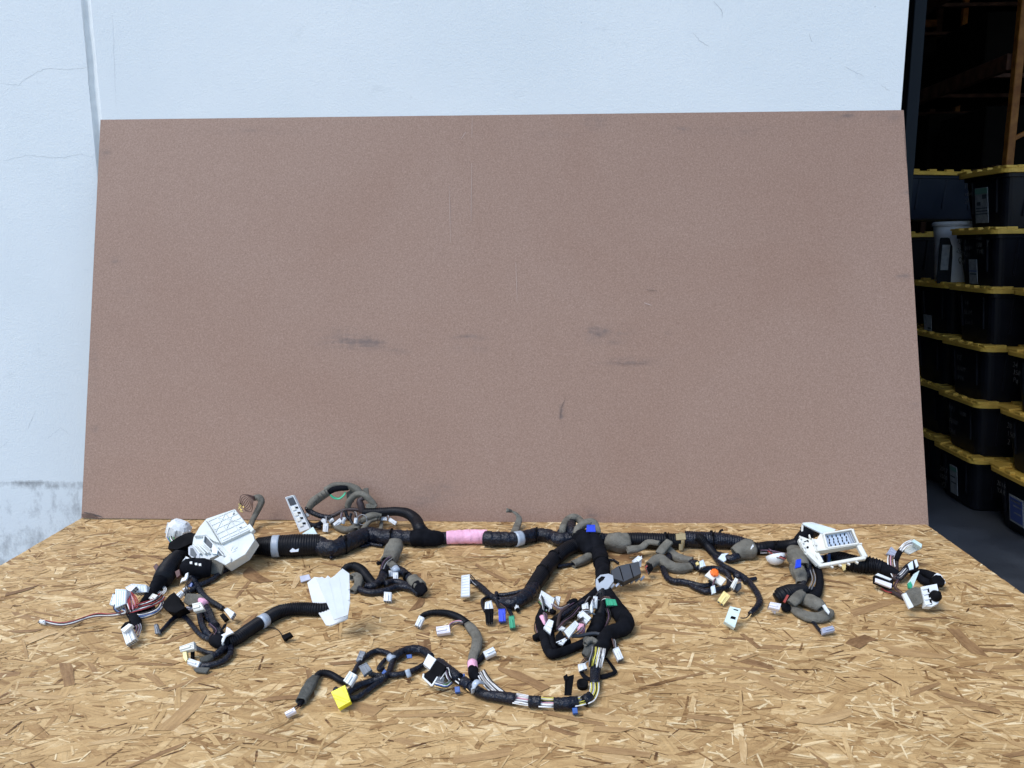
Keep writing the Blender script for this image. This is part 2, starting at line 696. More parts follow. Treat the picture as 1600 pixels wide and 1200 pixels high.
# middle stack: six totes
mid = [(.00, .000, 'bottom tote of the middle stack, standing on the floor, with a torn narrow label'),
       (.01, .004, 'second tote up in the middle stack, three lines of marker writing on its end'),
       (.0, -.006, 'third tote up in the middle stack, with a faint short note in marker'),
       (-.01, .004, 'fourth tote up in the middle stack, marker note between its two ribs'),
       (.01, .0, 'fifth tote up in the middle stack, with a white torn label below marker notes'),
       (.0, .01, 'top tote of the middle stack, with a tall shipping label on its end')]
mt = []
for i, (dy, dx, lb) in enumerate(mid):
    mt.append(tote(XT + dx, 2.62 + dy, GZ + i * TOTE_H + .001, rng.uniform(-.03, .03), lb, G_TOTE))
sticker(mt[0], 'paper_label', -.03, .16, .085, .19, PAPER, prints=((GRN, 0, .38, .9, .14), (INK, .1, .1, .6, .05), (INK, 0, -.1, .7, .04)))
scrawl(mt[0], '2017', .165, .17, .05)
scrawl(mt[0], '1500', .165, .12, .045)
scrawl(mt[0], 'V2', .16, .06, .06)
scrawl(mt[1], '191', .11, .24, .06)
scrawl(mt[1], 'F0R0', .10, .16, .05)
scrawl(mt[1], 'TAIL', .12, .09, .05)
scrawl(mt[1], '1500', -.03, .24, .04)
scrawl(mt[2], 'YZ', .06, .24, .045)
scrawl(mt[2], 'RAM', .06, .17, .045)
scrawl(mt[2], 'V16', .06, .11, .045)
scrawl(mt[3], '14', .05, .24, .045)
scrawl(mt[3], 'SLIM', .06, .18, .045)
scrawl(mt[3], 'Lot 5', .05, .12, .04)
sticker(mt[4], 'paper_label', -.02, .10, .085, .15, PAPER, prints=((INK, 0, -.1, .8, .05), (BLU, 0, .02, .9, .04)))
scrawl(mt[4], '12', .165, .28, .05, -.35)
scrawl(mt[4], '2500', .175, .22, .045, -.35)
scrawl(mt[4], 'Q8', .165, .16, .055, -.35)
scrawl(mt[4], '1.1\n011+\n-01', .08, .27, .042)
scrawl(mt[4], 'Tub\n100\nTYR', -.04, .29, .042)
scrawl(mt[4], 'Y', -.14, .25, .06)
sticker(mt[5], 'paper_label', -.02, .15, .125, .21, PAPER, prints=(
    (GRN, 0, .40, .95, .16), (INK, -.25, .24, .35, .12), (INK, .22, .05, .3, .1), (INK, 0, -.08, .9, .03), (INK, 0, -.16, .9, .03), (INK, 0, -.24, .9, .03)))
scrawl(mt[5], '11\nxdw\n24', .17, .26, .045)
# far stack: four totes and a grey bin on top
far = []
for i, lb in enumerate(('bottom tote of the far stack, half hidden by the brown panel', 'second tote up in the far stack, its end half hidden by the brown panel',
                        'third tote up in the far stack, with pale scuffs on its side', 'fourth tote up in the far stack, carrying the grey bin, with a square white label')):
    far.append(tote(XT + .05 + rng.uniform(-.008, .008), 3.18, GZ + i * TOTE_H + .001, rng.uniform(-.03, .03), lb, G_TOTE))
sticker(far[3], 'paper_label', .02, .075, .10, .11, PAPER, prints=((INK, -.2, -.35, .4, .12),))
scrawl(far[2], '01\n20', .14, .2, .05)
# near stack at the frame edge: five
near = []
for i, (dy, dx, lb) in enumerate(((0, 0, 'bottom tote of the near stack, with a blue and white label on its end'),
                                  (0, .02, 'second tote up in the near stack at the right edge of the view'),
                                  (.0, .03, 'third tote up in the near stack, with a column of small print'),
                                  (.0, .03, 'fourth tote up in the near stack, level with the square white label'),
                                  (-.06, .05, 'top tote of the near stack, only a corner of its yellow lid in view'))):
    near.append(tote(XT + .04 + dx, 2.05 + dy, GZ + i * TOTE_H + .001, rng.uniform(-.02, .02), lb, G_TOTE))
sticker(near[0], 'paper_label', -.04, .16, .13, .16, PAPER, prints=((BLU, 0, 0, .88, .86), (PAPER, -.1, -.1, .5, .06), (PAPER, -.1, .15, .6, .06), (PAPER, 0, .32, .7, .08)))
scrawl(near[0], '2016\nYAR', .165, .25, .045)
scrawl(near[1], '20\n150\n2', .16, .25, .05)
sticker(near[2], 'paper_label', .02, .13, .05, .20, M['label_ink'], prints=((PAPER, 0, .3, .6, .04), (PAPER, 0, .1, .7, .04), (PAPER, 0, -.1, .5, .04), (PAPER, 0, -.3, .7, .04)))
scrawl(near[2], '24\n350\nPq', .18, .26, .045)
# back stack behind the grey bin
back = []
for i in range(5):
    back.append(tote(2.93, 3.93, GZ + i * TOTE_H + .001, math.radians(2), ('bottom tote of the back stack, dark behind the panel edge', 'second tote up in the back stack, dark behind the panel edge',
                'third tote up in the back stack, dark behind the panel edge', 'fourth tote up in the back stack, dark behind the panel edge',
                'fifth tote of the back stack, its yellow lid peeping left of the grey bin')[i], G_TOTE))
tote(2.98, 3.92, GZ + 5 * .353 - .005, math.radians(14), 'big dark blue tote with long side forward, above the grey bin', G_TOTE, 'tote_blue')

# grey bin on the far stack
BX, BY, BZ = 2.885, 3.10, GZ + 4 * TOTE_H + .004
gb = empty('grey_bin', (BX, BY, BZ), 'grey round plastic bin with a rim, on top of the far tote stack', 'bin')
b = MB()
b.lathe((BX, BY, BZ), (0, 0, 1), [(0, .150), (.01, .160), (.25, .178), (.30, .184), (.305, .188), (.37, .194), (.372, .185), (.05, .155)], 40)
b.build('body', M['grey_bin'], gb)
b = MB()
b.lathe((BX, BY, BZ + .365), (0, 0, 1), [(0, .190), (.002, .203), (.022, .205), (.03, .200), (.032, .187), (.0, .184)], 40)
b.build('rim', M['grey_bin'], gb)
b = MB()
b.box((BX - .160, BY - .080, BZ + .15), (.040, .010, .145), ((.78, -.62, 0), (.62, .78, 0), (0, 0, 1)), .004)
b.build('side_panel', M['dark_metal'], gb)
b = MB()
b.box((BX - .165, BY - .087, BZ + .17), (.022, .0065, .08), ((.78, -.62, 0), (.62, .78, 0), (0, 0, 1)), .001)
b.build('paper_label', M['label_paper'], gb)

# ---- pallet rack with its load, deep in the dark
rk = empty('pallet_rack', (3.4, 3.6, GZ), 'orange steel pallet rack upright behind the tote stacks', 'rack')
for (x, y) in ((3.385, 3.6), (3.385, 6.4), (4.4, 3.6), (4.4, 6.4), (3.385, 9.2), (4.4, 9.2)):
    b = MB()
    z0, z1 = GZ, 4.6
    b.box((x, y, (z0 + z1) / 2), (.026, .028, (z1 - z0) / 2), ch=.004)
    # row of punched slots seen as proud lips
    for k in range(100):
        b.box((x + .0265, y - .005, z0 + .03 + k * .05), (.004, .012, .014), ch=.002)
    b.build('upright', M['rack_orange'], rk)
for z in (1.28, 2.02, 2.75):
    for (x, m_) in ((3.36, 'rack_rust'), (4.42, 'rack_rust')):
        for (y0, y1) in ((3.64, 6.36), (6.44, 9.16)):
            b = MB()
            b.bar((x, y0, z), (x, y1, z), .05, .11)
            b.build('beam', M[m_], rk)
    for y in (4.2, 5.0, 5.9, 7.0, 8.2):
        b = MB()
        b.bar((3.39, y, z + .02), (4.39, y, z + .02), .04, .03)
        b.build('cross_bar', M['rack_rust'], rk)
for z in (1.5, 2.4, 3.4):
    for y in (3.6, 6.4):
        b = MB()
        b.bar((3.4, y, z), (4.38, y, z + .5), .03, .03)
        b.build('brace', M['rack_orange'], rk)
rk2 = empty('pallet_rack', (2.2, 8.0, GZ), 'dim rust coloured rack deep in the dark warehouse', 'rack')
for x in (1.75, 4.9):
    b = MB()
    b.box((x, 8.0, 1.9), (.035, .04, 2.7), ch=.004)
    b.build('upright', M['rack_rust'], rk2)
for z in (2.05, 2.55, 3.4):
    b = MB()
    b.bar((1.79, 7.97, z), (4.86, 7.97, z), .05, .08)
    b.build('beam', M['rack_orange'], rk2)
k_ = 0
for (x, y, z, s) in ((3.75, 4.4, 1.36, (.3, .35, .22)), (3.8, 5.4, 1.36, (.32, .4, .27)), (3.8, 7.2, 1.36, (.3, .4, .2)), (3.8, 4.6, 2.10, (.32, .4, .2)), (3.85, 5.7, 2.1, (.3, .3, .26))):
    b = MB()
    b.box((x, y, z + s[2]), s, ch=.01)
    b.box((x, y, z + 2 * s[2] + .002), (s[0] * .98, .03, .001), ch=.0005, mi=1)
    tag(b.build('carton', [M['carton'], M['label_ink']]), ('dark carton on the first rack shelf nearest the upright', 'tall dark carton on the first rack shelf behind another', 'dark carton at the far end of the first rack shelf',
        'dark carton on the second rack shelf near the upright', 'dark carton further back on the second rack shelf')[k_], 'carton', 'cartons on the pallet rack')
    k_ += 1
for (p0, p1, y_, w_) in (((1456, 97), (1552, 94), 7.6, .035), ((1528, 61), (1590, 57), 6.6, .04), ((1432, 139), (1478, 141), 7.2, .02), ((1424, 146), (1455, 145), 7.0, .012)):
    b = MB()
    b.bar(at_y(*p0, y_), at_y(*p1, y_), w_, w_ * 1.4, ch=.002)
    b.build('shelf_edge', M['rack_orange'], rk2)

# ------------------------------------------------------------------ brown panel
C_BL, C_BR, C_TL, C_TR = (127, 809.5), (1451, 821.5), (157, 187), (1412, 172)
TILT = 0.2715
nb = np.array([0, -math.cos(TILT), math.sin(TILT)])      # faces the camera


def on_board(px, py, off=0.0):
    d = ray(px, py)
    o_ = nb * off + np.array([0, .0, .0045])
    return CAM + d * (np.dot(o_ - CAM, nb) / np.dot(d, nb))


bl, br, tl, trr = (on_board(*c) for c in (C_BL, C_BR, C_TL, C_TR))
panel = empty('brown_panel', (0, 0, .004), 'large brown hardboard panel leaning on the white wall behind the wiring', 'panel')
smudges = [(548, 533, 38, 10, .85), (575, 538, 30, 6, .7), (530, 515, 25, 4, .35), (620, 549, 16, 5, .5), (735, 527, 26, 4, .55), (735, 546, 22, 5, .4),
           (928, 519, 20, 9, .85), (965, 519, 18, 8, .4), (985, 566, 38, 6, .55), (950, 535, 25, 4, .4), (1043, 521, 6, 3, .4), (877, 645, 3, 14, .9),
           (1325, 178, 10, 6, .8), (1300, 183, 18, 8, .35), (1385, 183, 25, 8, .4), (1065, 202, 14, 4, .5), (930, 192, 20, 10, .4), (865, 210, 30, 6, .25),
           (1412, 432, 10, 4, .8), (1418, 300, 8, 4, .5), (1432, 633, 10, 4, .6), (180, 408, 8, 6, .5), (165, 240, 7, 7, .6), (690, 768, 30, 14, .35), (660, 785, 20, 12, .35),
           (925, 803, 12, 8, .5), (400, 205, 70, 6, .2), (1150, 780, 40, 10, .2), (195, 455, 10, 5, .25), (147, 670, 6, 6, .5), (1158, 700, 4, 2, .5), (148, 560, 5, 40, .2), (1150, 205, 60, 10, .18)]


def board_dirt(q):
    d = np.asarray(q) - CAM
    x, y = 800 + F_PX * np.dot(d, CR) / np.dot(d, CF), 600 - F_PX * np.dot(d, CU) / np.dot(d, CF)
    s_ = 0.0
    for (cx, cy, sx, sy, a) in smudges:
        e = ((x - cx) / sx) ** 2 + ((y - cy) / sy) ** 2
        if e < 6:
            s_ += a * math.exp(-e)
    st = .5 + .9 * noise.noise(Vector((q[0] * 18, 0, q[2] * 130))) + .5 * noise.noise(Vector((q[0] * 90, 3, q[2] * 25)))
    return min(.62, max(0.0, s_ * 1.05 * st))


def bpt(u, v):
    # slightly rounded lower right corner, chipped lower left
    p = (bl * (1 - u) + br * u) * (1 - v) + (tl * (1 - u) + trr * u) * v
    bow = .002 * math.sin(math.pi * u) * math.sin(math.pi * v)
    return tuple(p - nb * bow)


face = grid_obj('face_sheet', bpt, 520, 260, M['hardboard'], board_dirt, panel)
# board thickness: rim and back
NB = 40
out = [bpt(i / NB, 0) for i in range(NB)] + [bpt(1, i / NB) for i in range(NB)] + [bpt(1 - i / NB, 1) for i in range(NB)] + [bpt(0, 1 - i / NB) for i in range(NB)]
front_ = np.array(out)
back_ = front_ - nb * .0045
b = MB()
k = len(front_)
b.add(np.vstack([front_, back_]), [[i, i + k, (i + 1) % k + k, (i + 1) % k] for i in range(k)] + [list(range(2 * k - 1, k - 1, -1))])
b.build('board_edge', M['board_edge'], panel)
for pts, w, m_ in (([(702, 290), (704, 378)], .0010, 'scratch'), ([(737, 255), (736, 345)], .0012, 'scratch'), ([(738, 180), (737, 215)], .0008, 'scratch'), ([(720, 218), (728, 206)], .0012, 'scratch'),
                   ([(1006, 473), (1018, 477)], .0016, 'scratch'), ([(875, 655), (877, 637), (884, 622)], .0012, 'scratch_dark'), ([(1010, 453), (1027, 454)], .0012, 'scratch_dark'),
                   ([(1412, 200), (1418, 270)], .0010, 'scratch_dark'), ([(806, 410), (808, 470)], .0008, 'scratch'), ([(131, 800), (160, 808)], .004, 'scratch_dark'),
                   ([(136, 803), (152, 811)], .005, 'scratch_dark'), ([(955, 565), (975, 569), (1010, 568)], .0008, 'scratch_dark')):
    sliver('scratch', [on_board(x, y, .0006) for x, y in wiggle(pts, 5, .25)], w, M[m_], panel, tuple(nb * .0003))
# torn flap at the lower left corner
b = MB()
b.prism([on_board(127, 803, .002), on_board(142, 802, .006), on_board(156, 811, .002), on_board(129, 809, .001)], nb, .0015, .0004)
b.build('torn_corner', M['board_edge'], panel)

# ------------------------------------------------------------------ workbench with an OSB top
TW, TD = 1.22, 1.22
bench = empty('workbench', (0, -.6, GZ), 'wooden workbench topped with a rough strand board sheet under the wiring', 'workbench')
HARN_Z = .0022


def strand_material(name, mode):
    m = mat(name, (.5, .35, .18), .6, .3)
    nt = m.node_tree
    p = nt.nodes['Principled BSDF']
    uv = N(nt, 'ShaderNodeUVMap', uv_map='UVMap')
    mp = nt.nodes.new('ShaderNodeMapping')
    mp.inputs['Scale'].default_value = (9, 190, 1)
    nt.links.new(uv.outputs[0], mp.inputs[0])
    if mode == 'attr':
        a = N(nt, 'ShaderNodeAttribute', attribute_name='tone')
        src = a.outputs['Fac']
    else:
        a = nt.nodes.new('ShaderNodeObjectInfo')
        src = a.outputs['Random']
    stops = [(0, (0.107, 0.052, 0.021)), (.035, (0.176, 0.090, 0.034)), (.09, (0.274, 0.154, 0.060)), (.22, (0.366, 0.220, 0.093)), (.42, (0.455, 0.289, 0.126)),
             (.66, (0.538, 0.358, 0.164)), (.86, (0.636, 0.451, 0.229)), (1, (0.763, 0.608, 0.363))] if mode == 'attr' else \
        [(0, (0.185, 0.099, 0.043)), (.10, (0.254, 0.143, 0.064)), (.34, (0.342, 0.206, 0.093)), (.62, (0.431, 0.272, 0.123)), (.88, (0.518, 0.347, 0.167)), (1, (0.607, 0.432, 0.229))]
    co = coords(nt)
    # tone wanders inside each strand, so that some edges melt away
    ad = nt.nodes.new('ShaderNodeMath')
    ad.operation = 'MULTIPLY_ADD'
    nt.links.new(noise_tex(nt, coords(nt, (1, 2.2, 1)), 26, 6, .68, .8), ad.inputs[0])
    ad.inputs[1].default_value = .85
    nt.links.new(src, ad.inputs[2])
    sb = nt.nodes.new('ShaderNodeMath')
    sb.operation = 'SUBTRACT'
    sb.use_clamp = True
    nt.links.new(ad.outputs[0], sb.inputs[0])
    sb.inputs[1].default_value = .425
    base = ramp(nt, sb.outputs[0], stops)
    g = noise_tex(nt, mp.outputs[0], 1.0, 4, .65, .4)
    base = mix(nt, 1.0, base, ramp(nt, g, [(.28, (.74, .70, .66)), (.5, (1, 1, 1)), (.75, (1.16, 1.15, 1.12))]), 'MULTIPLY')
    spk = noise_tex(nt, co, 260, 3, .7)
    base = mix(nt, 1.0, base, ramp(nt, spk, [(.28, (.66, .62, .58)), (.42, (1, 1, 1)), (.66, (1.03, 1.03, 1.03))]), 'MULTIPLY')
    dirt = noise_tex(nt, co, 4.2, 6, .62)
    base = mix(nt, 1.0, base, ramp(nt, dirt, [(.30, (.80, .78, .75)), (.52, (1, 1, 1))]), 'MULTIPLY')
    nt.links.new(base, p.inputs['Base Color'])
    bump(nt, mix(nt, .5, g, spk), .35, .0009)
    return m


M['strand'] = strand_material('wood_strand', 'object')
M['strand_layer'] = strand_material('strand_layer', 'attr')
M['core'] = noisy('strand_board_core', (.33, .20, .095), (.16, .085, .04), 60, (.7, .9), 200, .5, .002, (1, 4, 12))
M['lumber'] = noisy('lumber', (.36, .23, .12), (.25, .15, .075), 10, (.6, .8), 60, .3, .002, (1, 8, 8))

b = MB()
b.box((0, -TD / 2 + .012, -.0105), (TW, TD / 2, .009), ch=.001)
top = b.build('tabletop', M['core'], bench)
for x in (-1.05, 1.05):
    for y in (-1.08, -.12):
        b = MB()
        b.box((x, y, (GZ - .02) / 2 - .055), (.044, .044, -(GZ + .11) / 2 + .0), ch=.004)
        b.build('leg', M['lumber'], bench)
for y in (-1.13, -.07):
    b = MB()
    b.box((0, y, -.064), (1.16, .019, .044), ch=.003)
    b.build('rail', M['lumber'], bench)

sr = random.Random(5)


def strand_outline(L, Wd, r, blunt=True):
    n1 = 2 if L < .03 else 3
    bow = r.uniform(-.12, .12) * Wd * min(3, L / .05)
    sk0, sk1 = r.uniform(-.9, .9) * min(Wd, L * .3), r.uniform(-.9, .9) * min(Wd, L * .3)
    hws = [r.uniform(.80, 1.05) for _ in range(n1 + 1)]
    if r.random() < .45:
        hws[0] *= r.uniform(.35, .9)
    if r.random() < .45:
        hws[n1] *= r.uniform(.35, .9)
    P, Q = [], []
    for i in range(n1 + 1):
        t = i / n1
        x = (t - .5) * L
        hw = Wd / 2 * hws[i]
        sk = (sk0 if i == 0 else sk1 if i == n1 else 0) / 2
        P.append((x + sk, hw + bow * math.sin(math.pi * t)))
        Q.append((x - sk + r.uniform(-.06, .06) * Wd, -hw + bow * math.sin(math.pi * t)))
    return P + Q[::-1]


def strand_angle(r):
    return r.gauss(0, .42) if r.random() < .64 else r.uniform(-1.57, 1.57)


def inside(x, y, L):
    return abs(x) < TW - abs(L) * .35 and -TD + .02 + .012 < y < .010


V, F, UV, TONE = [], [], [], []


def put_strand(x, y, a, L, Wd, z, tone, r, slope=.003):
    P = strand_outline(L, Wd, r)
    ca, sa = math.cos(a), math.sin(a)
    gx, gy = r.uniform(-slope, slope), r.uniform(-slope, slope)
    o = len(V)
    u0, v0 = r.uniform(0, 40), r.uniform(0, 40)
    for (px, py) in P:
        X, Y = x + px * ca - py * sa, y + px * sa + py * ca
        X = min(max(X, -TW), TW)
        Y = min(max(Y, -TD + .012), .012)
        V.append((X, Y, z + px * gx + py * gy))
    F.append(list(range(o, o + len(P))))
    UV.append([(u0 + px, v0 + py) for px, py in P])
    TONE.append(tone)


NS = 23000
for i in range(NS):
    t = i / NS
    x, y = sr.uniform(-TW, TW), sr.uniform(-TD, .012)
    k = sr.random()
    if t < .40:
        L, Wd = sr.uniform(.08, .17), sr.uniform(.014, .036)
    elif t < .77:
        L = min(.16, max(.02, sr.lognormvariate(-2.85, .50)))
        Wd = min(.036, max(.004, sr.lognormvariate(-4.45, .50)))
    else:
        L = min(.09, max(.008, sr.lognormvariate(-3.55, .6)))
        Wd = min(.013, max(.0014, sr.lognormvariate(-5.4, .6)))
    tone = min(.90, max(.12, sr.gauss(.55, .19)))
    if t > .7 and k < .07:
        tone, L, Wd = sr.uniform(0, .10), min(L, .05), min(Wd, .004)
    elif t > .6 and k < .36:
        tone, L, Wd = sr.uniform(.85, 1), min(L * .6, .06), min(Wd * .35, .006)
    elif k > .966:
        tone = sr.uniform(.08, .24)
    a = strand_angle(sr)
    zz = -.0012 + .0022 * t
    put_strand(x, y, a, L, Wd, zz, tone, sr)
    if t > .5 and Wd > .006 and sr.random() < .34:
        # dark sliver along one long side: the gap's shadow put in as colour
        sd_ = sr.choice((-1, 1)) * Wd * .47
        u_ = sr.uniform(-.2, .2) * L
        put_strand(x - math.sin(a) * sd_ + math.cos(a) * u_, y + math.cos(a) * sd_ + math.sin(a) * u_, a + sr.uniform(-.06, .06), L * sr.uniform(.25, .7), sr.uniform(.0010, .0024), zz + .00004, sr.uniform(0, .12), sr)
    if t > .5 and Wd > .006 and sr.random() < .30:
        sd_ = sr.choice((-1, 1)) * Wd * .48
        put_strand(x - math.sin(a) * sd_, y + math.cos(a) * sd_, a + sr.uniform(-.1, .1), L * sr.uniform(.2, .6), sr.uniform(.0010, .0028), zz + .00004, sr.uniform(.92, 1), sr)
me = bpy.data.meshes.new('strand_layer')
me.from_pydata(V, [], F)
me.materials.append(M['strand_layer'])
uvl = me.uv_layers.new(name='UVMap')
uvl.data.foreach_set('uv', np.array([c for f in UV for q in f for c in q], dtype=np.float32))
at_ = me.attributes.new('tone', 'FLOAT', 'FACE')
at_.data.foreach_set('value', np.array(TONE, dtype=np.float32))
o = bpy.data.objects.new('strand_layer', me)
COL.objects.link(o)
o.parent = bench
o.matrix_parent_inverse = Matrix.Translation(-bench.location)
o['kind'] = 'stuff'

# the largest strands as pieces of their own
SM = []
for i in range(36):
    L, Wd = sr.uniform(.05, .13), sr.uniform(.012, .034)
    P = strand_outline(L, Wd, sr)
    k = len(P)
    th = .0005
    vs = [(x, y, 0) for x, y in P] + [(x * 1.0, y * 1.0, -th) for x, y in P]
    me = bpy.data.meshes.new('wood_strand')
    fs = [list(range(k))] + [[j + k, (j + 1) % k + k, (j + 1) % k, j] for j in range(k)]
    # outline runs clockwise: flip so that the top faces up
    fs = [f[::-1] for f in fs]
    me.from_pydata(vs, [], fs)
    me.materials.append(M['strand'])
    uvl = me.uv_layers.new(name='UVMap')
    u0 = sr.uniform(0, 30)
    uvl.data.foreach_set('uv', np.array([c for f in fs for q in f for c in (vs[q][0] + u0, vs[q][1])], dtype=np.float32))
    SM.append((me, L, Wd))
placed = 0
while placed < 300:
    me, L, Wd = sr.choice(SM)
    x, y = sr.uniform(-TW, TW), sr.uniform(-1.10, .0)
    a = strand_angle(sr)
    ex, ey = abs(math.cos(a)) * L / 2 + abs(math.sin(a)) * Wd / 2, abs(math.sin(a)) * L / 2 + abs(math.cos(a)) * Wd / 2
    if abs(x) + ex > TW - .004 or y + ey > .008 or y - ey < -TD + .02:
        continue
    o = bpy.data.objects.new('wood_strand', me)
    COL.objects.link(o)
    o.parent = top
    o.location = (x, y, .0006 + .0011 * placed / 300)
    o.rotation_euler = (sr.uniform(-.006, .006), sr.uniform(-.004, .004), a)
    s_ = sr.uniform(.5, 1.05)
    o.scale = (s_, s_ * sr.uniform(.55, 1.15), 1)
    placed += 1

# faded mill stamp along the back edge of the sheet
M['stamp'] = mat('faded_ink', (.17, .12, .085), .9)
for txt, px, py, sz in (('19. HIGH', 603, 831, .030),):
    cu = bpy.data.curves.new('stamp_lettering', 'FONT')
    cu.body = txt
    cu.size = sz
    cu.extrude = .0001
    cu.resolution_u = 2
    cu.materials.append(M['stamp'])
    o = text_obj('stamp_lettering', cu)
    q = at_z(px, py, .0022)
    o.parent = top
    o.location = q
    o.scale = (1.15, 1, 1)

# ------------------------------------------------------------------ wiring harness
def plain(name, col, rough, spec=.5, bs=None, bstr=.15, var=.12, bdist=.001):
    c1 = tuple(max(0, c * (1 - var)) for c in col)
    c0 = tuple(min(1, c * (1 + var)) for c in col)
    return noisy(name, c0, c1, 38, (rough, min(1, rough + .12)), bs, bstr, bdist, spec=spec)


M['tape'] = plain('black_tape', (.005, .007, .014), .22, .32, 120, 1.0, .3, .004)
M['conduit'] = plain('black_conduit', (.0055, .006, .0085), .40, .16, 300, .1, .3)
M['cloth'] = plain('black_cloth_tape', (.006, .0065, .009), .8, .08, 420, .5, .3)
M['felt'] = plain('grey_felt', (.150, .141, .117), .95, .1, 260, 1.0, .22, .003)
M['felt_dark'] = plain('dark_grey_felt', (.095, .095, .085), .95, .1, 260, 1.0, .2, .003)
M['white'] = plain('white_plastic', (.68, .70, .70), .36, .5, 120, .05, .05)
M['natural'] = plain('natural_nylon', (.60, .625, .60), .5, .35, 90, .1, .06)
M['ivory'] = plain('ivory_plastic', (.69, .68, .61), .40, .5, 120, .05, .05)
M['ice'] = plain('pale_blue_plastic', (.64, .715, .76), .36, .5, 120, .05, .05)
M['mint'] = plain('mint_plastic', (.62, .735, .70), .36, .5, None, 0, .05)
M['pink_white'] = plain('pinkish_plastic', (.72, .69, .72), .36, .5, None, 0, .05)
M['grey'] = plain('grey_plastic', (.17, .19, .215), .42, .5, 150, .06, .08)
M['charcoal'] = plain('charcoal_plastic', (.032, .036, .043), .40, .5, 150, .06, .1)
M['light_grey'] = plain('light_grey_plastic', (.36, .39, .43), .38, .5, 150, .06, .08)
M['lavender'] = plain('lavender_plastic', (.36, .38, .46), .40, .5, None, 0, .06)
M['black'] = plain('black_plastic', (.005, .005, .006), .6, .06, 150, .08, .2)
M['blue'] = plain('blue_plastic', (.015, .06, .62), .34, .5, None, 0, .05)
M['dark_blue'] = plain('dark_blue_plastic', (.02, .085, .30), .36, .5, None, 0, .08)
M['green'] = plain('green_plastic', (.025, .33, .17), .36, .5, None, 0, .06)
M['yellow'] = plain('yellow_plastic', (.82, .74, .02), .34, .5, None, 0, .04)
M['pale_yellow'] = plain('pale_yellow_plastic', (.78, .64, .27), .38, .5, None, 0, .05)
M['orange'] = plain('orange_plastic', (.85, .15, .008), .34, .5, None, 0, .05)
M['pink'] = plain('pink_paper_tape', (.80, .42, .55), .7, .3, 60, .9, .12, .005)
M['red'] = plain('dull_red_plastic', (.34, .05, .035), .45, .5, None, 0, .15)
M['maroon'] = plain('maroon_plastic', (.07, .018, .02), .5, .5, None, 0, .2)
M['brown_wire'] = plain('brown_sheath', (.035, .022, .022), .45, .4, None, 0, .2)
M['gold'] = mat('gold_terminal', (.80, .58, .20), .28, .5, Metallic=.9)
M['tin'] = mat('tin_metal', (.55, .55, .55), .3, .5, Metallic=.9)
M['tan'] = plain('tan_clip_plastic', (.34, .26, .13), .45, .5, None, 0, .1)
M['clear'] = plain('translucent_tape', (.36, .41, .47), .26, .55, 80, .3, .1, .002)
M['socket'] = mat('socket_interior', (.10, .11, .12), .7)
M['pin_floor'] = plain('connector_floor', (.42, .50, .60), .45, .5, None, 0, .06)
for nm, c in (('wire_white', (.72, .72, .70)), ('wire_black', (.012, .012, .013)), ('wire_red', (.34, .03, .035)), ('wire_yellow', (.66, .60, .10)), ('wire_brown', (.08, .04, .03)),
              ('wire_grey', (.25, .25, .26)), ('wire_purple', (.12, .07, .11)), ('wire_green', (.05, .22, .07)), ('wire_blue', (.05, .12, .32)), ('wire_pink', (.62, .30, .36)), ('wire_amber', (.72, .48, .20))):
    M[nm] = mat(nm, c, .4)

H = empty('wiring_harness', (0, -.2, 0), 'black vehicle wiring harness with many white plugs spread out on the strand board', 'wiring harness')
hr = random.Random(3)
nz = noise.noise


def P3(q, r=.01):
    px, py = q[0], q[1]
    z = q[2] if len(q) > 2 else None
    if z is None:
        return at_z(px, py, r + HARN_Z)
    if z < 0:
        return at_y(px, py, z)
    return at_z(px, py, z * .001)


def spline(P, R, step):
    P, R = np.array(P, float), np.array(R, float)
    n = len(P)
    if n == 2:
        P = np.array([P[0], (P[0] + P[1]) / 2, P[1]])
        R = np.array([R[0], (R[0] + R[1]) / 2, R[1]])
        n = 3
    Q = np.vstack([2 * P[0] - P[1], P, 2 * P[-1] - P[-2]])
    RR = np.concatenate([[R[0]], R, [R[-1]]])
    out, ro = [], []
    for i in range(1, n):
        p0, p1, p2, p3 = Q[i - 1], Q[i], Q[i + 1], Q[i + 2]
        k = max(4, int(np.linalg.norm(p2 - p1) / .004))
        for j in range(k):
            t = j / k
            out.append(.5 * (2 * p1 + (p2 - p0) * t + (2 * p0 - 5 * p1 + 4 * p2 - p3) * t * t + (3 * p1 - 3 * p2 + p3 - p0) * t ** 3))
            s = t * t * (3 - 2 * t)
            ro.append(RR[i] * (1 - s) + RR[i + 1] * s)
    out.append(P[-1])
    ro.append(R[-1])
    out, ro = np.array(out), np.array(ro)
    d = np.concatenate([[0], np.cumsum(np.linalg.norm(np.diff(out, axis=0), axis=1))])
    m = max(3, int(d[-1] / step) + 1)
    s = np.linspace(0, d[-1], m)
    return np.array([np.interp(s, d, out[:, k]) for k in range(3)]).T, np.interp(s, d, ro), s


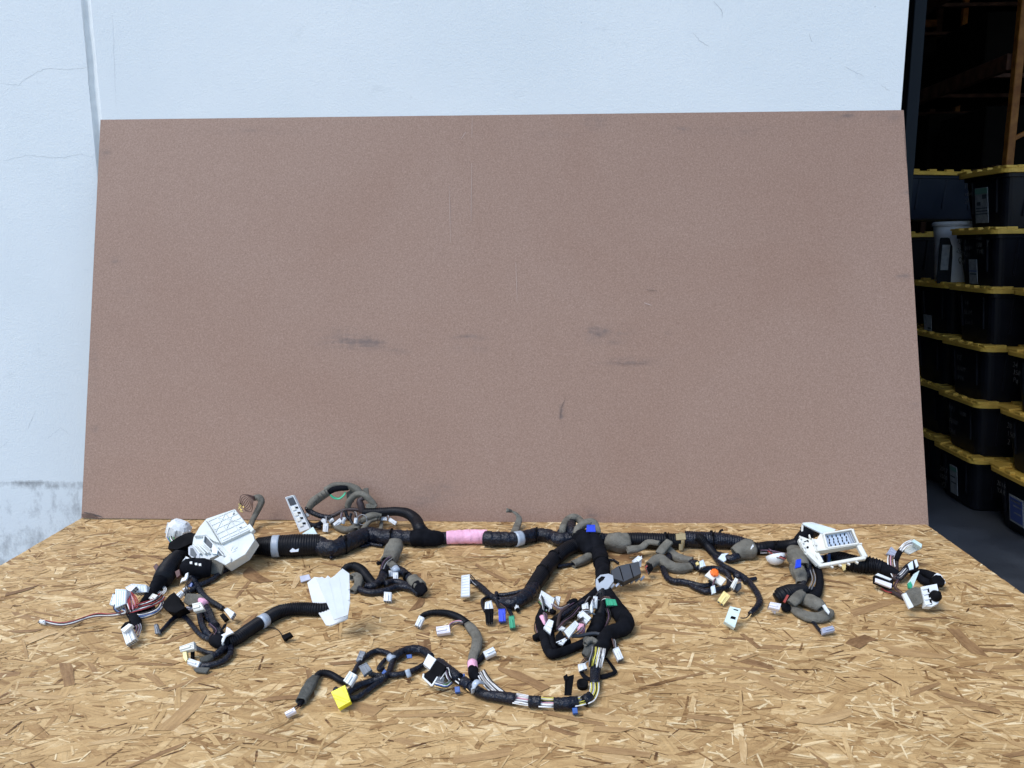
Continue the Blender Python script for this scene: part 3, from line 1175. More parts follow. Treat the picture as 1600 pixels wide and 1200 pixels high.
def tube_mesh(b, P, R, style, flat=1.0, open0=False, open1=False, seg=None, mi=0, seed=None):
    if style == 'felt':
        open0 = open1 = True
        R = [max(q, .72 * max(R)) if i in (0, len(R) - 1) else q for i, q in enumerate(R)]
    seed = hr.uniform(0, 50) if seed is None else seed
    rm = max(R)
    per = max(.0034, min(.0062, rm * .34))
    step = {'corr': per / 6, 'ring': per / 4, 'tape': .0024, 'cloth': .003, 'felt': .004, 'wire': .006, 'smooth': .004}[style]
    C, r, s = spline(P, R, step)
    n = len(C)
    if seg is None:
        seg = 8 if rm < .0022 else 12 if rm < .006 else 18 if rm < .014 else 24
    T = np.gradient(C, axis=0)
    T = T / np.maximum(np.linalg.norm(T, axis=1, keepdims=True), 1e-9)
    up0 = np.array([0, -.35, .94])
    th = np.linspace(0, 2 * math.pi, seg, endpoint=False)
    rings = []
    prev = None
    pitch = max(.011, rm * 1.1)
    for i in range(n):
        u = up0 - T[i] * np.dot(up0, T[i])
        if np.linalg.norm(u) < .25 and prev is not None:
            u = prev - T[i] * np.dot(prev, T[i])
        u = unit(u)
        prev = u
        v = np.cross(T[i], u)
        if style == 'corr':
            ph = (s[i] / per) % 1
            k = np.full(seg, 1 + .07 * (1 if ph < .55 else -1) * min(1, .25 + 4 * abs(ph - .55 if ph > .275 else ph - 0)))
            k = k + .012 * nz(Vector((s[i] * 40, seed, 0)))
        elif style == 'ring':
            k = np.full(seg, 1 + .035 * math.cos(2 * math.pi * s[i] / per) + .02 * nz(Vector((s[i] * 45, seed, 0))))
            k = k + np.array([.018 * nz(Vector((s[i] * 70, seed + 2 * math.cos(a), 2 * math.sin(a)))) for a in th])
        elif style in ('tape', 'cloth'):
            w = (s[i] / pitch - th / (2 * math.pi)) % 1
            amp = .10 if style == 'tape' else .06
            k = 1 + amp * (w - .5) + .02 * np.abs(np.sin(7 * th + 3 * nz(Vector((s[i] * 30, seed, 1))))) + np.array([.075 * nz(Vector((s[i] * 55, seed + 1.4 * math.cos(a), 1.4 * math.sin(a)))) for a in th])
            k = k + .035 * nz(Vector((s[i] * 22, seed + 9, 0)))
        elif style == 'felt':
            k = (np.abs(np.cos(th)) ** 3 + np.abs(np.sin(th)) ** 3) ** (-1 / 3) * .95 + np.array([.15 * nz(Vector((s[i] * 34, seed + 1.2 * math.cos(a), 1.2 * math.sin(a)))) + .05 * nz(Vector((s[i] * 110, seed + 3 * math.cos(a), 3 * math.sin(a)))) for a in th])
        else:
            k = np.ones(seg)
        rr = r[i] * k
        rings.append(C[i] + np.outer(rr * np.cos(th) * flat, u) + np.outer(rr * np.sin(th), v))
    if open0:
        c = rings[0].mean(0)
        rings = [c + T[0] * min(.015, s[-1] * .2) + (rings[0] - c) * .72, c + (rings[0] - c) * .80] + rings
    if open1:
        c = rings[-1].mean(0)
        e = rings[-1]
        rings = rings + [c + (e - c) * .80, c - T[-1] * min(.015, s[-1] * .2) + (e - c) * .72]
    b.rings(rings, True, True, mi, True)


def tube(name, m, pts, r, style='tape', flat=1.0, open0=False, open1=False, parent=None, label=None, seg=None):
    """centre line given by where it lies on the table: (x, y[, height mm | -depth m]); r in the same units as x"""
    if not isinstance(r, (list, tuple)):
        r = [r] * len(pts)
    P, R = [], []
    for q, rp in zip(pts, r):
        rm = rp / px_m(P3(q))
        rm = rp / px_m(P3(q, rm * flat))
        P.append(P3(q, rm * flat))
        R.append(rm)
    b = MB()
    tube_mesh(b, P, R, style, flat, open0, open1, seg)
    o = b.build(name, M[m], parent or H)
    if label:
        o['label'] = label
    return o


def wires(pts, mats, spread=2.0, r=.9, zj=3, name='wire', parent=None, style='wire'):
    k = len(mats)
    for i, mm in enumerate(mats):
        off = (i / (k - 1) - .5) * 2 * spread if k > 1 else 0
        Q = []
        for j, q in enumerate(pts):
            a, c = pts[max(j - 1, 0)], pts[min(j + 1, len(pts) - 1)]
            t = unit((c[0] - a[0], c[1] - a[1]))
            o_ = off + hr.uniform(-.5, .5)
            z = q[2] if len(q) > 2 else 3
            z = z + hr.uniform(0, zj) if z >= 0 else z - hr.uniform(0, zj) * .001
            Q.append((q[0] - t[1] * o_, q[1] + t[0] * o_, z))
        tube(name, mm, Q, r, style, parent=parent)


class Pl:
    """a tilted plane: through the table position of pixel (px, py) at height z0, leaning tau degrees towards the viewer"""

    def __init__(s, px, py, z0, tau, yaw=0, y0=None):
        s.o = at_y(px, py, y0) if y0 is not None else at_z(px, py, z0)
        t, a = math.radians(tau), math.radians(yaw)
        n = np.array([0, -math.sin(t), math.cos(t)])
        s.n = np.array([n[0] * math.cos(a) - n[1] * math.sin(a), n[0] * math.sin(a) + n[1] * math.cos(a), n[2]])

    def __call__(s, px, py, off=0.0):
        d = ray(px, py)
        return CAM + d * (np.dot(s.o + s.n * off - CAM, s.n) / np.dot(d, s.n))


def plane_for(poly, th, tau, yaw, z0, y0):
    low = max(poly, key=lambda q: q[1])
    if z0 is None and y0 is None:
        z0 = th * math.cos(math.radians(tau)) + HARN_Z
    return Pl(low[0], low[1], z0, tau, yaw, y0)


def prism(name, m, poly, th, tau=35, yaw=0, z0=None, y0=None, parent=None, label=None, off=0.0, pl=None, ch=.0008):
    """polygon outline at its place, real depth th (m)"""
    pl = pl or plane_for(poly, th, tau, yaw, z0, y0)
    b = MB()
    b.prism([pl(x, y, off) for x, y in poly], pl.n, th, ch)
    o = b.build(name, M[m], parent or H)
    if label:
        o['label'] = label
    return o, pl


def strips(name, m, segs, pl, w, h, parent, off=0.0, stuff=True):
    """raised bars on a plane; segs: ((x0,y0),(x1,y1))"""
    b = MB()
    for a, c in segs:
        A, B = pl(*a, off + h * .35), pl(*c, off + h * .35)
        b.bar(A, B, w, h * 1.3, pl.n, min(w, h) * .2)
    o = b.build(name, M[m], parent)
    if stuff and len(segs) > 1:
        o['kind'] = 'stuff'
    return o


def lerp(a, c, t):
    return (a[0] + (c[0] - a[0]) * t, a[1] + (c[1] - a[1]) * t)


def quv(q, u, v):
    return lerp(lerp(q[0], q[1], u), lerp(q[3], q[2], u), v)


LEADS = []


def conn(m, quad, th=.012, tau=38, yaw=0, z0=None, y0=None, style='multi', n=4, name='connector', cav='socket', latch=True, parent=None, label=None, lead=None, nlead=4):
    """plug housing: quad = (A, B, C, D), mouth along C-D"""
    o, pl = prism(name, m, quad, th, tau, yaw, z0, y0, parent, label, ch=.0012)
    par = o
    L = np.linalg.norm(pl(*quad[0]) - pl(*quad[1]))
    D_ = np.linalg.norm(pl(*quad[0]) - pl(*quad[3]))
    w = min(.0016, L * .09)
    if lead:
        a_ = (pl(*quad[0]) + pl(*quad[1])) / 2 - pl.n * th * .5
        e_ = P3(lead)
        for i in range(nlead):
            j_ = np.array([hr.uniform(-1, 1), hr.uniform(-1, 1), hr.uniform(-.3, 1)]) * .0025
            mid_ = a_ * .5 + e_ * .5 + np.array([0, 0, .006]) + j_ * 1.6
            lb = MB()
            tube_mesh(lb, [a_ + j_, mid_, e_ + j_ * .5], [.0011] * 3, 'wire')
            lb.build('lead_wire', M[hr.choice(('wire_black', 'wire_black', 'wire_black', 'wire_brown', 'wire_grey', 'wire_white', 'wire_purple'))], o)
    if style in ('multi', 'plug'):
        k = max(2, n)
        segs = [(quv(quad, (i + .5) / k, .10), quv(quad, (i + .5) / k, .90)) for i in range(k)] if style == 'multi' else []
        segs += [(quv(quad, .03, .05), quv(quad, .97, .05)), (quv(quad, .03, .95), quv(quad, .97, .95))]
        strips('rib', m, segs, pl, w, .0011, par)
        # mouth with its row of terminal holes, and the same on the wire end
        c0, c1 = pl(*quad[3]), pl(*quad[2])
        a0, a1 = pl(*quad[0]), pl(*quad[1])
        b = MB()
        for (e0, e1, outw) in ((c0, c1, unit((c0 + c1) - (a0 + a1))),):
            rows = 2 if th > .009 else 1
            for r_ in range(rows):
                for i in range(k):
                    c = e0 + (e1 - e0) * ((i + .5) / k) - pl.n * th * ((r_ + .55) / (rows + .1))
                    b.box(c, (.0006, np.linalg.norm(e1 - e0) / k * .33, th / rows * .3), (outw, unit(e1 - e0), pl.n), .0001)
        ob = b.build('terminal_hole', M[cav], par)
        ob['kind'] = 'stuff'
        if latch:
            b = MB()
            A, B = pl(*quv(quad, .5, .28), .0012), pl(*quv(quad, .5, 1.02), .0012)
            b.bar(A, B, max(.003, L * .26), .0034, pl.n, .0006)
            b.build('latch', M[m], par)
    return o


def cax(a, c, w):
    """quad from axis ends (wire end a, mouth c) and width"""
    t = unit((c[0] - a[0], c[1] - a[1]))
    nx, ny = -t[1] * w / 2, t[0] * w / 2
    return [(a[0] + nx, a[1] + ny), (a[0] - nx, a[1] - ny), (c[0] - nx, c[1] - ny), (c[0] + nx, c[1] + ny)]


def blob(name, m, px, py, r, z=None, sq=(1, 1, 1), parent=None, rough=.15, y0=None, label=None):
    """lumpy wrapped knot"""
    c = at_y(px, py, y0) if y0 is not None else at_z(px, py, .02)
    rm = r / px_m(c)
    if y0 is None:
        c = at_z(px, py, (rm * sq[2] + HARN_Z) if z is None else z * .001)
    b = MB()
    R = []
    sd_ = hr.uniform(0, 90)
    for i in range(1, 12):
        f = math.pi * i / 12
        ring = []
        for j in range(18):
            a = 2 * math.pi * j / 18
            d = Vector((math.sin(f) * math.cos(a), math.sin(f) * math.sin(a), math.cos(f)))
            k = 1 + rough * nz(d * 1.9 + Vector((sd_, 0, 0)))
            ring.append(c + np.array(d) * rm * k * np.array(sq))
        R.append(np.array(ring)[::-1])
    b.rings(R, True, True)
    o = b.build(name, M[m], parent or H)
    if label:
        o['label'] = label
    return o


# ---- main trunk, left to right
tube('cloth_tape', 'cloth', [(393, 863, 24), (399, 857), (408, 853), (430, 853)], [5, 9, 13, 15], 'ring')
tube('corrugated_conduit', 'conduit', [(404, 853), (430, 853), (465, 852), (499, 851)], [13, 16, 17, 16], 'ring')
tube('clear_tape_band', 'clear', [(426, 853.5), (437, 853)], 17.2, 'smooth')
tube('taped_trunk', 'tape', [(494, 851), (508, 856), (522, 857), (541, 850), (560, 841), (577, 836), (600, 839), (632, 840), (652, 841)], [15, 13.5, 13, 13, 13, 12, 12, 11.5, 12])
tube('cloth_tape', 'cloth', [(644, 841), (660, 840), (680, 841), (688, 841)], [12, 14, 12, 10], 'cloth')
tube('taped_trunk', 'tape', [(684, 841), (704, 840)], [9.5, 9.5], 'smooth')
tube('pink_tape_wrap', 'pink', [(698, 840), (728, 838.5), (761, 838.5)], [10.2, 11, 10.8], 'cloth')
tube('taped_trunk', 'tape', [(757, 841), (770, 842), (806, 842), (826, 838), (840, 835), (858, 837), (874, 843), (894, 842), (915, 843), (945, 843), (956, 845)], [11.5, 11.5, 11, 10.5, 10, 10, 10.5, 11, 11, 10, 10])
tube('clear_tape_band', 'clear', [(805, 842.5), (815, 840.5)], [12, 11.6], 'smooth')
tube('felt_band', 'felt', [(950, 847), (966, 848), (982, 848)], [14, 16.5, 15.5], 'felt', .85)
tube('corrugated_conduit', 'conduit', [(978, 844), (1000, 844), (1030, 845), (1062, 845)], [11.5, 12, 12, 11.5], 'ring')
tube('taped_trunk', 'tape', [(1070, 842), (1090, 843), (1124, 844), (1150, 847), (1166, 850)], [12.5, 12.5, 12, 10.5, 9], 'ring')
tube('corrugated_conduit', 'conduit', [(1160, 852), (1185, 857), (1200, 855), (1227, 853), (1243, 849, 26), (1254, 843, 30)], [9, 9, 9.5, 9, 8, 8], 'ring')
tube('corrugated_conduit', 'conduit', [(1300, 868), (1318, 875), (1338, 881), (1362, 883), (1378, 887)], [8, 11.5, 12.5, 12, 11], 'corr')
tube('cloth_tape', 'cloth', [(1374, 886), (1385, 890), (1398, 897), (1406, 903)], [10.5, 10, 8, 5], 'cloth')
# tan clip round the trunk
b = MB()
pc = at_z(1064, 845, .02)
rr_ = 13.5 / px_m(pc)
b.lathe(pc - np.array([.004, 0, 0]), (1, 0, 0), [(0, rr_ * .9), (0, rr_), (.009, rr_), (.009, rr_ * .9)], 20)
tc = b.build('tan_clip', M['tan'], H)
prism('clip_head', 'tan', [(1056, 834), (1071, 833), (1072, 843), (1057, 844)], .006, 60, z0=.042, parent=tc)
prism('clip_tail', 'tan', [(1061, 850), (1067, 850), (1067, 860), (1061, 860)], .004, 70, z0=.006, parent=tc)
# thin cable slung under the trunk
tube('thin_cable', 'tape', [(516, 872), (524, 868), (541, 859), (558, 849, 10), (572, 847, 10), (584, 851), (598, 853)], 2.6)
tube('thin_cable', 'tape', [(520, 866), (540, 858), (556, 852), (566, 854), (580, 850)], 2.0)
prism('metal_clip', 'tin', [(452, 861), (457, 856), (462, 859), (467, 857), (466, 862), (454, 863)], .0025, 60, z0=.042)

# ---- raised loop in front of the panel
tube('corrugated_conduit', 'conduit', [(661, 832, 30), (655, 824, 42), (650, 813, -.10), (638, 803, -.07), (620, 799, -.055), (598, 800, -.05), (567, 801, -.05)], [10, 9.5, 9, 8, 7, 7, 7], 'ring')
tube('thin_cable', 'brown_wire', [(572, 798, -.05), (552, 796, -.05), (538, 797, -.05), (522, 805, -.055), (510, 809, -.06)], [3.5, 3, 3, 3.2, 3.5], 'tape')
tube('branch_cable', 'tape', [(520, 809, -.06), (504, 807, -.06), (492, 803, -.055), (482, 797, -.05), (480, 792, -.05)], [4, 4, 4, 4.3, 4])
tube('felt_sleeve', 'felt', [(482, 794, -.05), (490, 784, -.045), (502, 775, -.04), (513, 768, -.035)], [5.5, 6.5, 6.5, 6], 'felt', open0=True)
for i in range(5):
    x, y = 489 + i * 5, 786 - i * 4.2
    tube('thread_wrap', 'felt_dark', [(x - 2.5, y - 3.5, -.054), (x + 3, y + 5, -.054)], .8, 'wire')
tube('cloth_tape', 'cloth', [(508, 772, -.035), (520, 765, -.032), (532, 762, -.032), (544, 761, -.032)], [4.5, 5, 5.2, 5], 'cloth')
tube('felt_sleeve', 'felt', [(508, 766, -.035), (520, 759, -.03), (533, 757, -.03), (548, 760, -.03), (560, 768, -.03), (566, 778, -.03)], [4, 4, 3.5, 5, 6, 5], 'felt')
tube('felt_sleeve', 'felt', [(543, 793, -.045), (546, 783, -.045), (553, 775, -.042), (563, 772, -.04), (573, 776, -.042), (581, 784, -.045), (586, 790, -.045)], [4.5, 4.8, 5, 5, 5, 4.8, 4], 'felt')
tube('thin_cable', 'brown_wire', [(566, 800, -.052), (564, 790, -.05), (562, 782, -.045), (568, 778, -.043)], [5.5, 5.5, 5, 4], 'cloth')
prism('felt_flap', 'felt', [(562, 772), (568, 763), (575, 762), (576, 772), (583, 783), (574, 780)], .006, 70, y0=-.03)
prism('felt_flap', 'felt', [(571, 788), (580, 785), (590, 789), (586, 794), (572, 794)], .006, 70, y0=-.055)
prism('felt_flap', 'felt', [(541, 770), (548, 765), (556, 770), (552, 785), (542, 786)], .005, 75, y0=-.033)
tube('green_tape', 'green', [(516, 773, -.04), (522, 778, -.042), (530, 779, -.042), (536, 775, -.04), (540, 769, -.035)], [1.6, 2.2, 2.4, 2.2, 1.5], 'smooth', .5)
tube('felt_sleeve', 'felt', [(520, 818), (528, 824), (540, 828), (550, 826), (558, 820, 14)], [4, 5.5, 6, 5.5, 4.5], 'felt', .8)
tube('felt_sleeve', 'felt', [(556, 828), (562, 818, 12), (570, 810, -.07), (580, 806, -.07), (596, 805, -.06)], [5, 5.5, 6, 6, 4], 'felt', .8)
tube('felt_sleeve', 'felt', [(545, 836, 8), (560, 835, 10), (568, 826, 14), (578, 814, -.075), (590, 810, -.07)], [4, 4, 4, 4, 4], 'felt', .8)
tube('felt_strip', 'felt', [(592, 808, -.07), (596, 818, 16), (594, 828, 6)], 3.2, 'felt', .4)
tube('thin_cable', 'tape', [(549, 802, -.055), (547, 810, -.06), (550, 817, -.07), (556, 822, 14)], 2.2)
tube('thin_cable', 'tape', [(540, 798, -.05), (542, 806, -.055), (546, 812, -.06)], 2.6)
# thin wire ring
tube('wire_loop', 'wire_grey', [(566 + 7.5 * math.cos(a), 812 + 8 * math.sin(a), -.078 - .004 * math.cos(a)) for a in [i * 2 * math.pi / 14 for i in range(15)]], .7, 'wire')
for q, t_, y_ in ((cax((503, 811), (509, 817), 7), 60, -.075), (cax((509, 817), (508, 831), 8), 55, -.11), (cax((514, 815), (521, 811), 5), 60, -.075),
                  (cax((533, 812), (522, 821), 7), 55, -.085), (cax((538, 808), (535, 818), 5), 60, -.075), (cax((556, 809), (555, 818), 5), 60, -.09),
                  (cax((600, 808), (600, 813), 9), 55, -.062), (cax((608, 811), (619, 818), 6), 50, -.075), (cax((478, 802), (481, 807), 5), 60, -.06)):
    conn('white', q, .007, t_, y0=y_, n=2, lead=(q[0][0] + hr.uniform(-6, 8), q[0][1] - 9, -.06), nlead=2)
# fuse strip leaning up
fq = [(446, 777), (458, 773.5), (484, 826), (469, 832)]
fo, fp = prism('fuse_strip', 'white', fq, .010, 72, -12, z0=.014)
strips('rim', 'white', [(quv(fq, .02, 0), quv(fq, .02, 1)), (quv(fq, .98, 0), quv(fq, .98, 1)), (quv(fq, 0, .01), quv(fq, 1, .01))], fp, .002, .0025, fo)
prism('relay_cell', 'charcoal', [quv(fq, .12, .05), quv(fq, .88, .05), quv(fq, .88, .25), quv(fq, .12, .25)], .004, pl=fp, off=.0025, parent=fo)
for i in range(4):
    v0 = .30 + i * .155
    prism('fuse_cell', 'ivory', [quv(fq, .15, v0), quv(fq, .55, v0), quv(fq, .55, v0 + .10), quv(fq, .15, v0 + .10)], .004, pl=fp, off=.003, parent=fo)
    prism('fuse_slot', 'black', [quv(fq, .60, v0 + .01), quv(fq, .86, v0 + .03), quv(fq, .82, v0 + .08), quv(fq, .58, v0 + .06)], .003, pl=fp, off=.0022, parent=fo)
prism('bracket', 'mint', [(471, 834.5), (489, 823), (496, 834.5)], .003, 55, z0=.04)
tube('branch_cable', 'tape', [(462, 788, -.055), (470, 797, -.06), (475, 808, -.065), (482, 818, 18), (492, 821, 14), (502, 817, 16), (511, 809, -.06)], [3, 3.4, 3.6, 3.6, 3.6, 3.8, 3.6])
tube('branch_cable', 'tape', [(472, 814, -.08), (482, 820, 14), (494, 823, 10), (502, 824, 10)], 2.8)

# ---- felt tail and stubs
tube('felt_tail', 'felt', [(803, 834, 20), (808, 822, -.07), (811, 812, -.05), (808, 804, -.04), (800, 799, -.035), (791, 797, -.035)], [7, 6, 5, 3, 2, 1.2], 'felt', .5)
tube('felt_sleeve', 'felt', [(390, 824, 20), (397, 808, -.06), (405, 793, -.05), (408, 783, -.045), (404, 777, -.042), (397, 778, -.042)], [4.5, 4.5, 5, 5.5, 5.5, 5], 'felt', .8)
for i in range(9):
    a = i / 8
    tube('wire', 'wire_brown', [(398, 776 + 3 * a, -.05), (391 - 5 * (1 - a) + 4 * a, 773 + 11 * a, -.055 - .01 * a), (380 - 4 * (1 - a) + 13 * a, 775 + 24 * a, -.062), (375 + 8 * a, 788 + 10 * a, -.066)], .55, 'wire')
for i in range(10):
    x, y = 371 + hr.uniform(0, 11), 787 + hr.uniform(0, 12)
    prism('gold_terminal', 'gold', cax((x, y), (x + hr.uniform(1, 4), y + hr.uniform(1, 3)), 2.2), .002, 60, hr.uniform(-30, 30), y0=-.07)

# ---- node in the middle
tube('felt_sleeve', 'felt', [(879, 836, 26), (880, 824, 45), (886, 814, -.085), (896, 809, -.08), (906, 813, -.085), (911, 822, 52)], [5, 6, 6.3, 6.3, 6, 5], 'felt', .9)
tube('felt_sleeve', 'felt', [(899, 836, 46), (904, 826, 54), (914, 818, 62), (926, 817, 62), (932, 825, 54), (934, 835, 44)], [5, 6.5, 7, 6.5, 5.5, 4], 'felt', .9)
tube('thin_cable', 'tape', [(880, 826, 26), (874, 832, 20), (878, 838, 14)], [4, 4, 4])
tube('branch_cable', 'tape', [(893, 817, -.08), (892, 826, 40), (897, 836, 36)], [7, 8, 8])
conn('blue', [(917, 820), (930, 820), (931, 831), (916, 831)], .012, 55, z0=.06, n=6, latch=False)
tube('cloth_tape', 'cloth', [(906, 838, 38), (914, 846, 32), (920, 854, 26), (926, 864)], [14, 16, 14, 11], 'cloth')
tube('taped_branch', 'cloth', [(926, 840, 42), (932, 852, 32), (937, 866), (941, 882), (942, 900), (942, 921), (943, 930)], [10, 12, 12, 11.5, 11.5, 11, 10], 'cloth')
tube('thin_cable', 'tape', [(948, 876), (958, 875), (966, 880)], 2)
tube('corrugated_conduit', 'conduit', [(911, 848, 30), (898, 853), (885, 859), (863, 876), (851, 891), (840, 907), (831, 920)], [11, 11, 11, 11.5, 12, 12, 11], 'ring')
tube('taped_branch', 'tape', [(836, 912), (829, 925), (814, 937), (797, 943), (783, 941)], [11, 11, 10.5, 9, 7])
for i, (dy, r_) in enumerate(((0, 3.2), (5, 3), (9, 3))):
    tube('branch_cable', 'tape', [(826, 921 + dy, 20), (806, 926 + dy * 1.2, 14), (790, 929 + dy * 1.3, 10), (776, 930 + dy, 8)], r_)
tube('branch_cable', 'tape', [(733, 909, 18), (743, 911, 12), (752, 918), (764, 929), (777, 938)], [3, 4.5, 5, 5, 5])
wires([(733, 899, 26), (741, 908, 14), (750, 915, 8)], ['wire_black', 'wire_black', 'wire_grey'], 3)
conn('white', [(734, 897), (734, 932), (720, 933), (721, 899)], .012, 50, z0=.014, n=8, latch=False)
tube('branch_cable', 'tape', [(776, 926, 16), (774, 935, 12), (778, 945), (782, 953)], 3)
tube('branch_cable', 'tape', [(772, 931), (760, 934), (754, 938), (754, 946), (758, 955)], 2.6)
tube('branch_cable', 'tape', [(780, 938), (790, 946), (797, 956), (800, 964)], 3)
conn('black', [(757, 951), (771, 951), (770, 972), (759, 973)], .012, 42, n=3, label='black plug with a white cap')
conn('white', [(758, 941), (768, 938), (771, 951), (757, 952)], .010, 42, z0=.018, n=3)
conn('blue', cax((784, 951), (785, 971), 11), .011, 42, n=3, label='blue plug')
conn('green', cax((799, 962), (801, 981), 9), .010, 42, n=3, label='green plug below the node')
conn('white', cax((804, 938), (808, 951), 7), .008, 42, n=2)
conn('black', cax((808, 950), (810, 955), 5), .006, 42, n=2)
tube('felt_sleeve', 'felt', [(922, 869, 12), (910, 876), (895, 882)], [8, 7.5, 6.5], 'felt', .8, open1=True)
tube('thin_cable', 'tape', [(899, 881), (886, 883), (871, 885)], [3, 3, 3.4])
# relay box and bracket
ro, rp = prism('relay_box', 'charcoal', [(955, 891), (966, 884), (998, 877), (1002, 896), (975, 909), (956, 903)], .022, 40, z0=.032)
strips('seam', 'black', [((968, 886), (974, 907)), ((984, 882), (990, 903))], rp, .0022, .001, ro)
bo, bp = prism('grey_bracket', 'light_grey', [(931, 905), (938, 898), (951, 896), (958, 899), (959, 908), (950, 920), (934, 925), (931, 915)], .012, 45, z0=.03)
prism('bracket_bore', 'black', [(934, 905), (940, 900), (946, 901), (943, 906), (936, 911)], .003, pl=bp, off=.0008, parent=bo)
for i in range(7):
    x = 953 + i * 7.8
    prism('terminal_blade', 'tin' if i % 2 else 'light_grey', [(x, 917 - i * 2.1), (x + 6, 911 - i * 2.1), (x + 8, 914 - i * 2.1), (x + 2, 920 - i * 2.1)], .008, 50, z0=.016, parent=bo)
conn('white', [(987, 877), (998, 868), (1004, 872), (994, 882)], .006, 50, z0=.03, n=2, label='white clip above the relay box')
prism('white_clip_leg', 'white', [(998, 872), (1003, 868), (1002, 886), (998, 886)], .004, 65, z0=.02)

# ---- tangle below the node
tube('heavy_cable', 'cloth', [(944, 922), (952, 935), (962, 950), (972, 962), (978, 973), (974, 982), (964, 985), (953, 990), (944, 1002), (938, 1016), (935, 1024)], [10, 11.5, 12.5, 13, 13, 12, 11.5, 12, 12.5, 11.5, 10.5], 'cloth')
tube('corrugated_conduit', 'conduit', [(941, 922, 26), (942, 936, 24), (940, 950, 24), (937, 964, 22)], [7.5, 7.5, 7.5, 8], 'corr')
tube('heavy_cable', 'cloth', [(938, 958, 20), (935, 972), (931, 984), (924, 992)], [9, 11.5, 12, 10], 'cloth')
tube('branch_cable', 'cloth', [(934, 924, 24), (922, 936), (904, 949), (884, 962), (868, 973), (856, 980)], [8, 9, 9.5, 9.5, 9, 7.5], 'cloth')
tube('branch_cable', 'tape', [(912, 940, 28), (896, 950, 26), (880, 961, 24), (866, 969, 20)], [3.5, 4, 4, 3.5])
tube('branch_cable', 'cloth', [(851, 948, 10), (846, 958), (843, 970), (847, 985), (851, 1000), (855, 1014), (862, 1022), (878, 1019), (896, 1012), (912, 1005), (924, 1000)], [5, 6, 7, 7, 7, 7, 7.5, 7, 7, 7, 6], 'cloth')
tube('branch_cable', 'cloth', [(860, 988, 14), (862, 1002, 8), (864, 1012), (874, 1008), (890, 1001, 12)], [6, 6, 5, 5, 5], 'cloth')
tube('thin_cable', 'brown_wire', [(888, 948, 30), (877, 957, 28), (873, 968, 28), (871, 980, 22)], 2.8, 'smooth')
tube('thin_cable', 'charcoal', [(886, 992, 26), (902, 994, 26), (918, 991, 26), (932, 990, 26), (943, 995, 22), (950, 1004, 14)], 3, 'smooth')
tube('cable_stub', 'cloth', [(834, 997), (842, 994), (850, 988)], [5, 5.5, 4.5], 'cloth')
tube('cable_stub', 'cloth', [(888, 945, 26), (896, 941, 28), (902, 941, 28)], [5, 6, 5], 'cloth')
tube('branch_cable', 'cloth', [(848, 938, 14), (856, 951, 12), (866, 957, 12)], [3, 4, 4], 'cloth')
prism('felt_wedge', 'felt', [(902, 965), (906, 957), (914, 962), (915, 975), (904, 973)], .012, 45, z0=.034)
tube('pink_tape_wrap', 'pink', [(903, 981, 24), (914, 982, 24)], [8, 8], 'smooth')
tube('pink_tape_wrap', 'pink', [(847, 965, 18), (854, 976, 18)], [5, 5], 'smooth')
prism('black_guard', 'black', [(868, 993), (876, 984), (886, 1000), (868, 1006)], .008, 40, z0=.02)
for q, m_, n_, z_, ld in (([(905, 975), (899, 969), (881, 986), (889, 997)], 'white', 5, .034, (925, 968, 24)), ([(902, 961), (910, 953), (924, 965), (916, 975)], 'white', 3, .04, (932, 962, 24)),
                      ([(909, 945), (919, 941), (920, 951), (910, 952)], 'white', 2, .034, (925, 935, 20)), ([(922, 947), (926, 936), (927, 955), (921, 960)], 'white', 2, .036, (938, 938, 24)),
                      ([(927, 931), (934, 932), (933, 951), (927, 949)], 'white', 3, .036, (941, 928, 26)), ([(849, 981), (858, 967), (865, 970), (860, 991)], 'white', 4, .022, (849, 958, 14)),
                      ([(872, 984), (878, 978), (884, 981), (880, 986)], 'white', 2, .03, (895, 972, 16)), ([(868, 1004), (884, 997), (886, 999), (879, 1008)], 'white', 2, .018, (902, 992, 20)),
                      ([(842, 935), (846, 922), (867, 935), (862, 953)], 'white', 7, .016, (850, 958, 12)), ([(867, 934), (869, 931), (876, 932), (873, 949)], 'white', 3, .014, (858, 956, 12))):
    conn(m_, q, .009, 45, z0=z_, n=n_, latch=n_ < 5, lead=ld, nlead=5)
wires([(842, 940, 6), (848, 947, 8), (853, 955, 12)], ['wire_white', 'wire_green', 'wire_black'], 2)
conn('green', [(946, 935), (962, 937), (965, 946), (948, 946)], .009, 42, z0=.036, n=3, lead=(940, 938, 34), label='green plug on the heavy cable')
conn('dark_blue', [(938, 999), (944, 1000), (943, 1010), (939, 1010)], .008, 50, z0=.014, n=2)
tube('felt_clip', 'felt_dark', [(916, 1000, 16), (922, 1008), (920, 1018), (914, 1026)], [7, 10, 9, 4], 'felt')
tube('felt_clip', 'felt', [(914, 1006, 30), (924, 1000, 30), (933, 1005, 26)], [4, 5, 4], 'felt')
conn('white', cax((962, 1012), (970, 1030), 10), .011, 40, n=2, lead=(957, 1000, 14))
conn('black', cax((969, 1027), (971, 1031), 5), .006, 40, n=2, z0=.008)
tube('branch_cable', 'cloth', [(955, 1000), (960, 1008), (963, 1014)], 4, 'cloth')
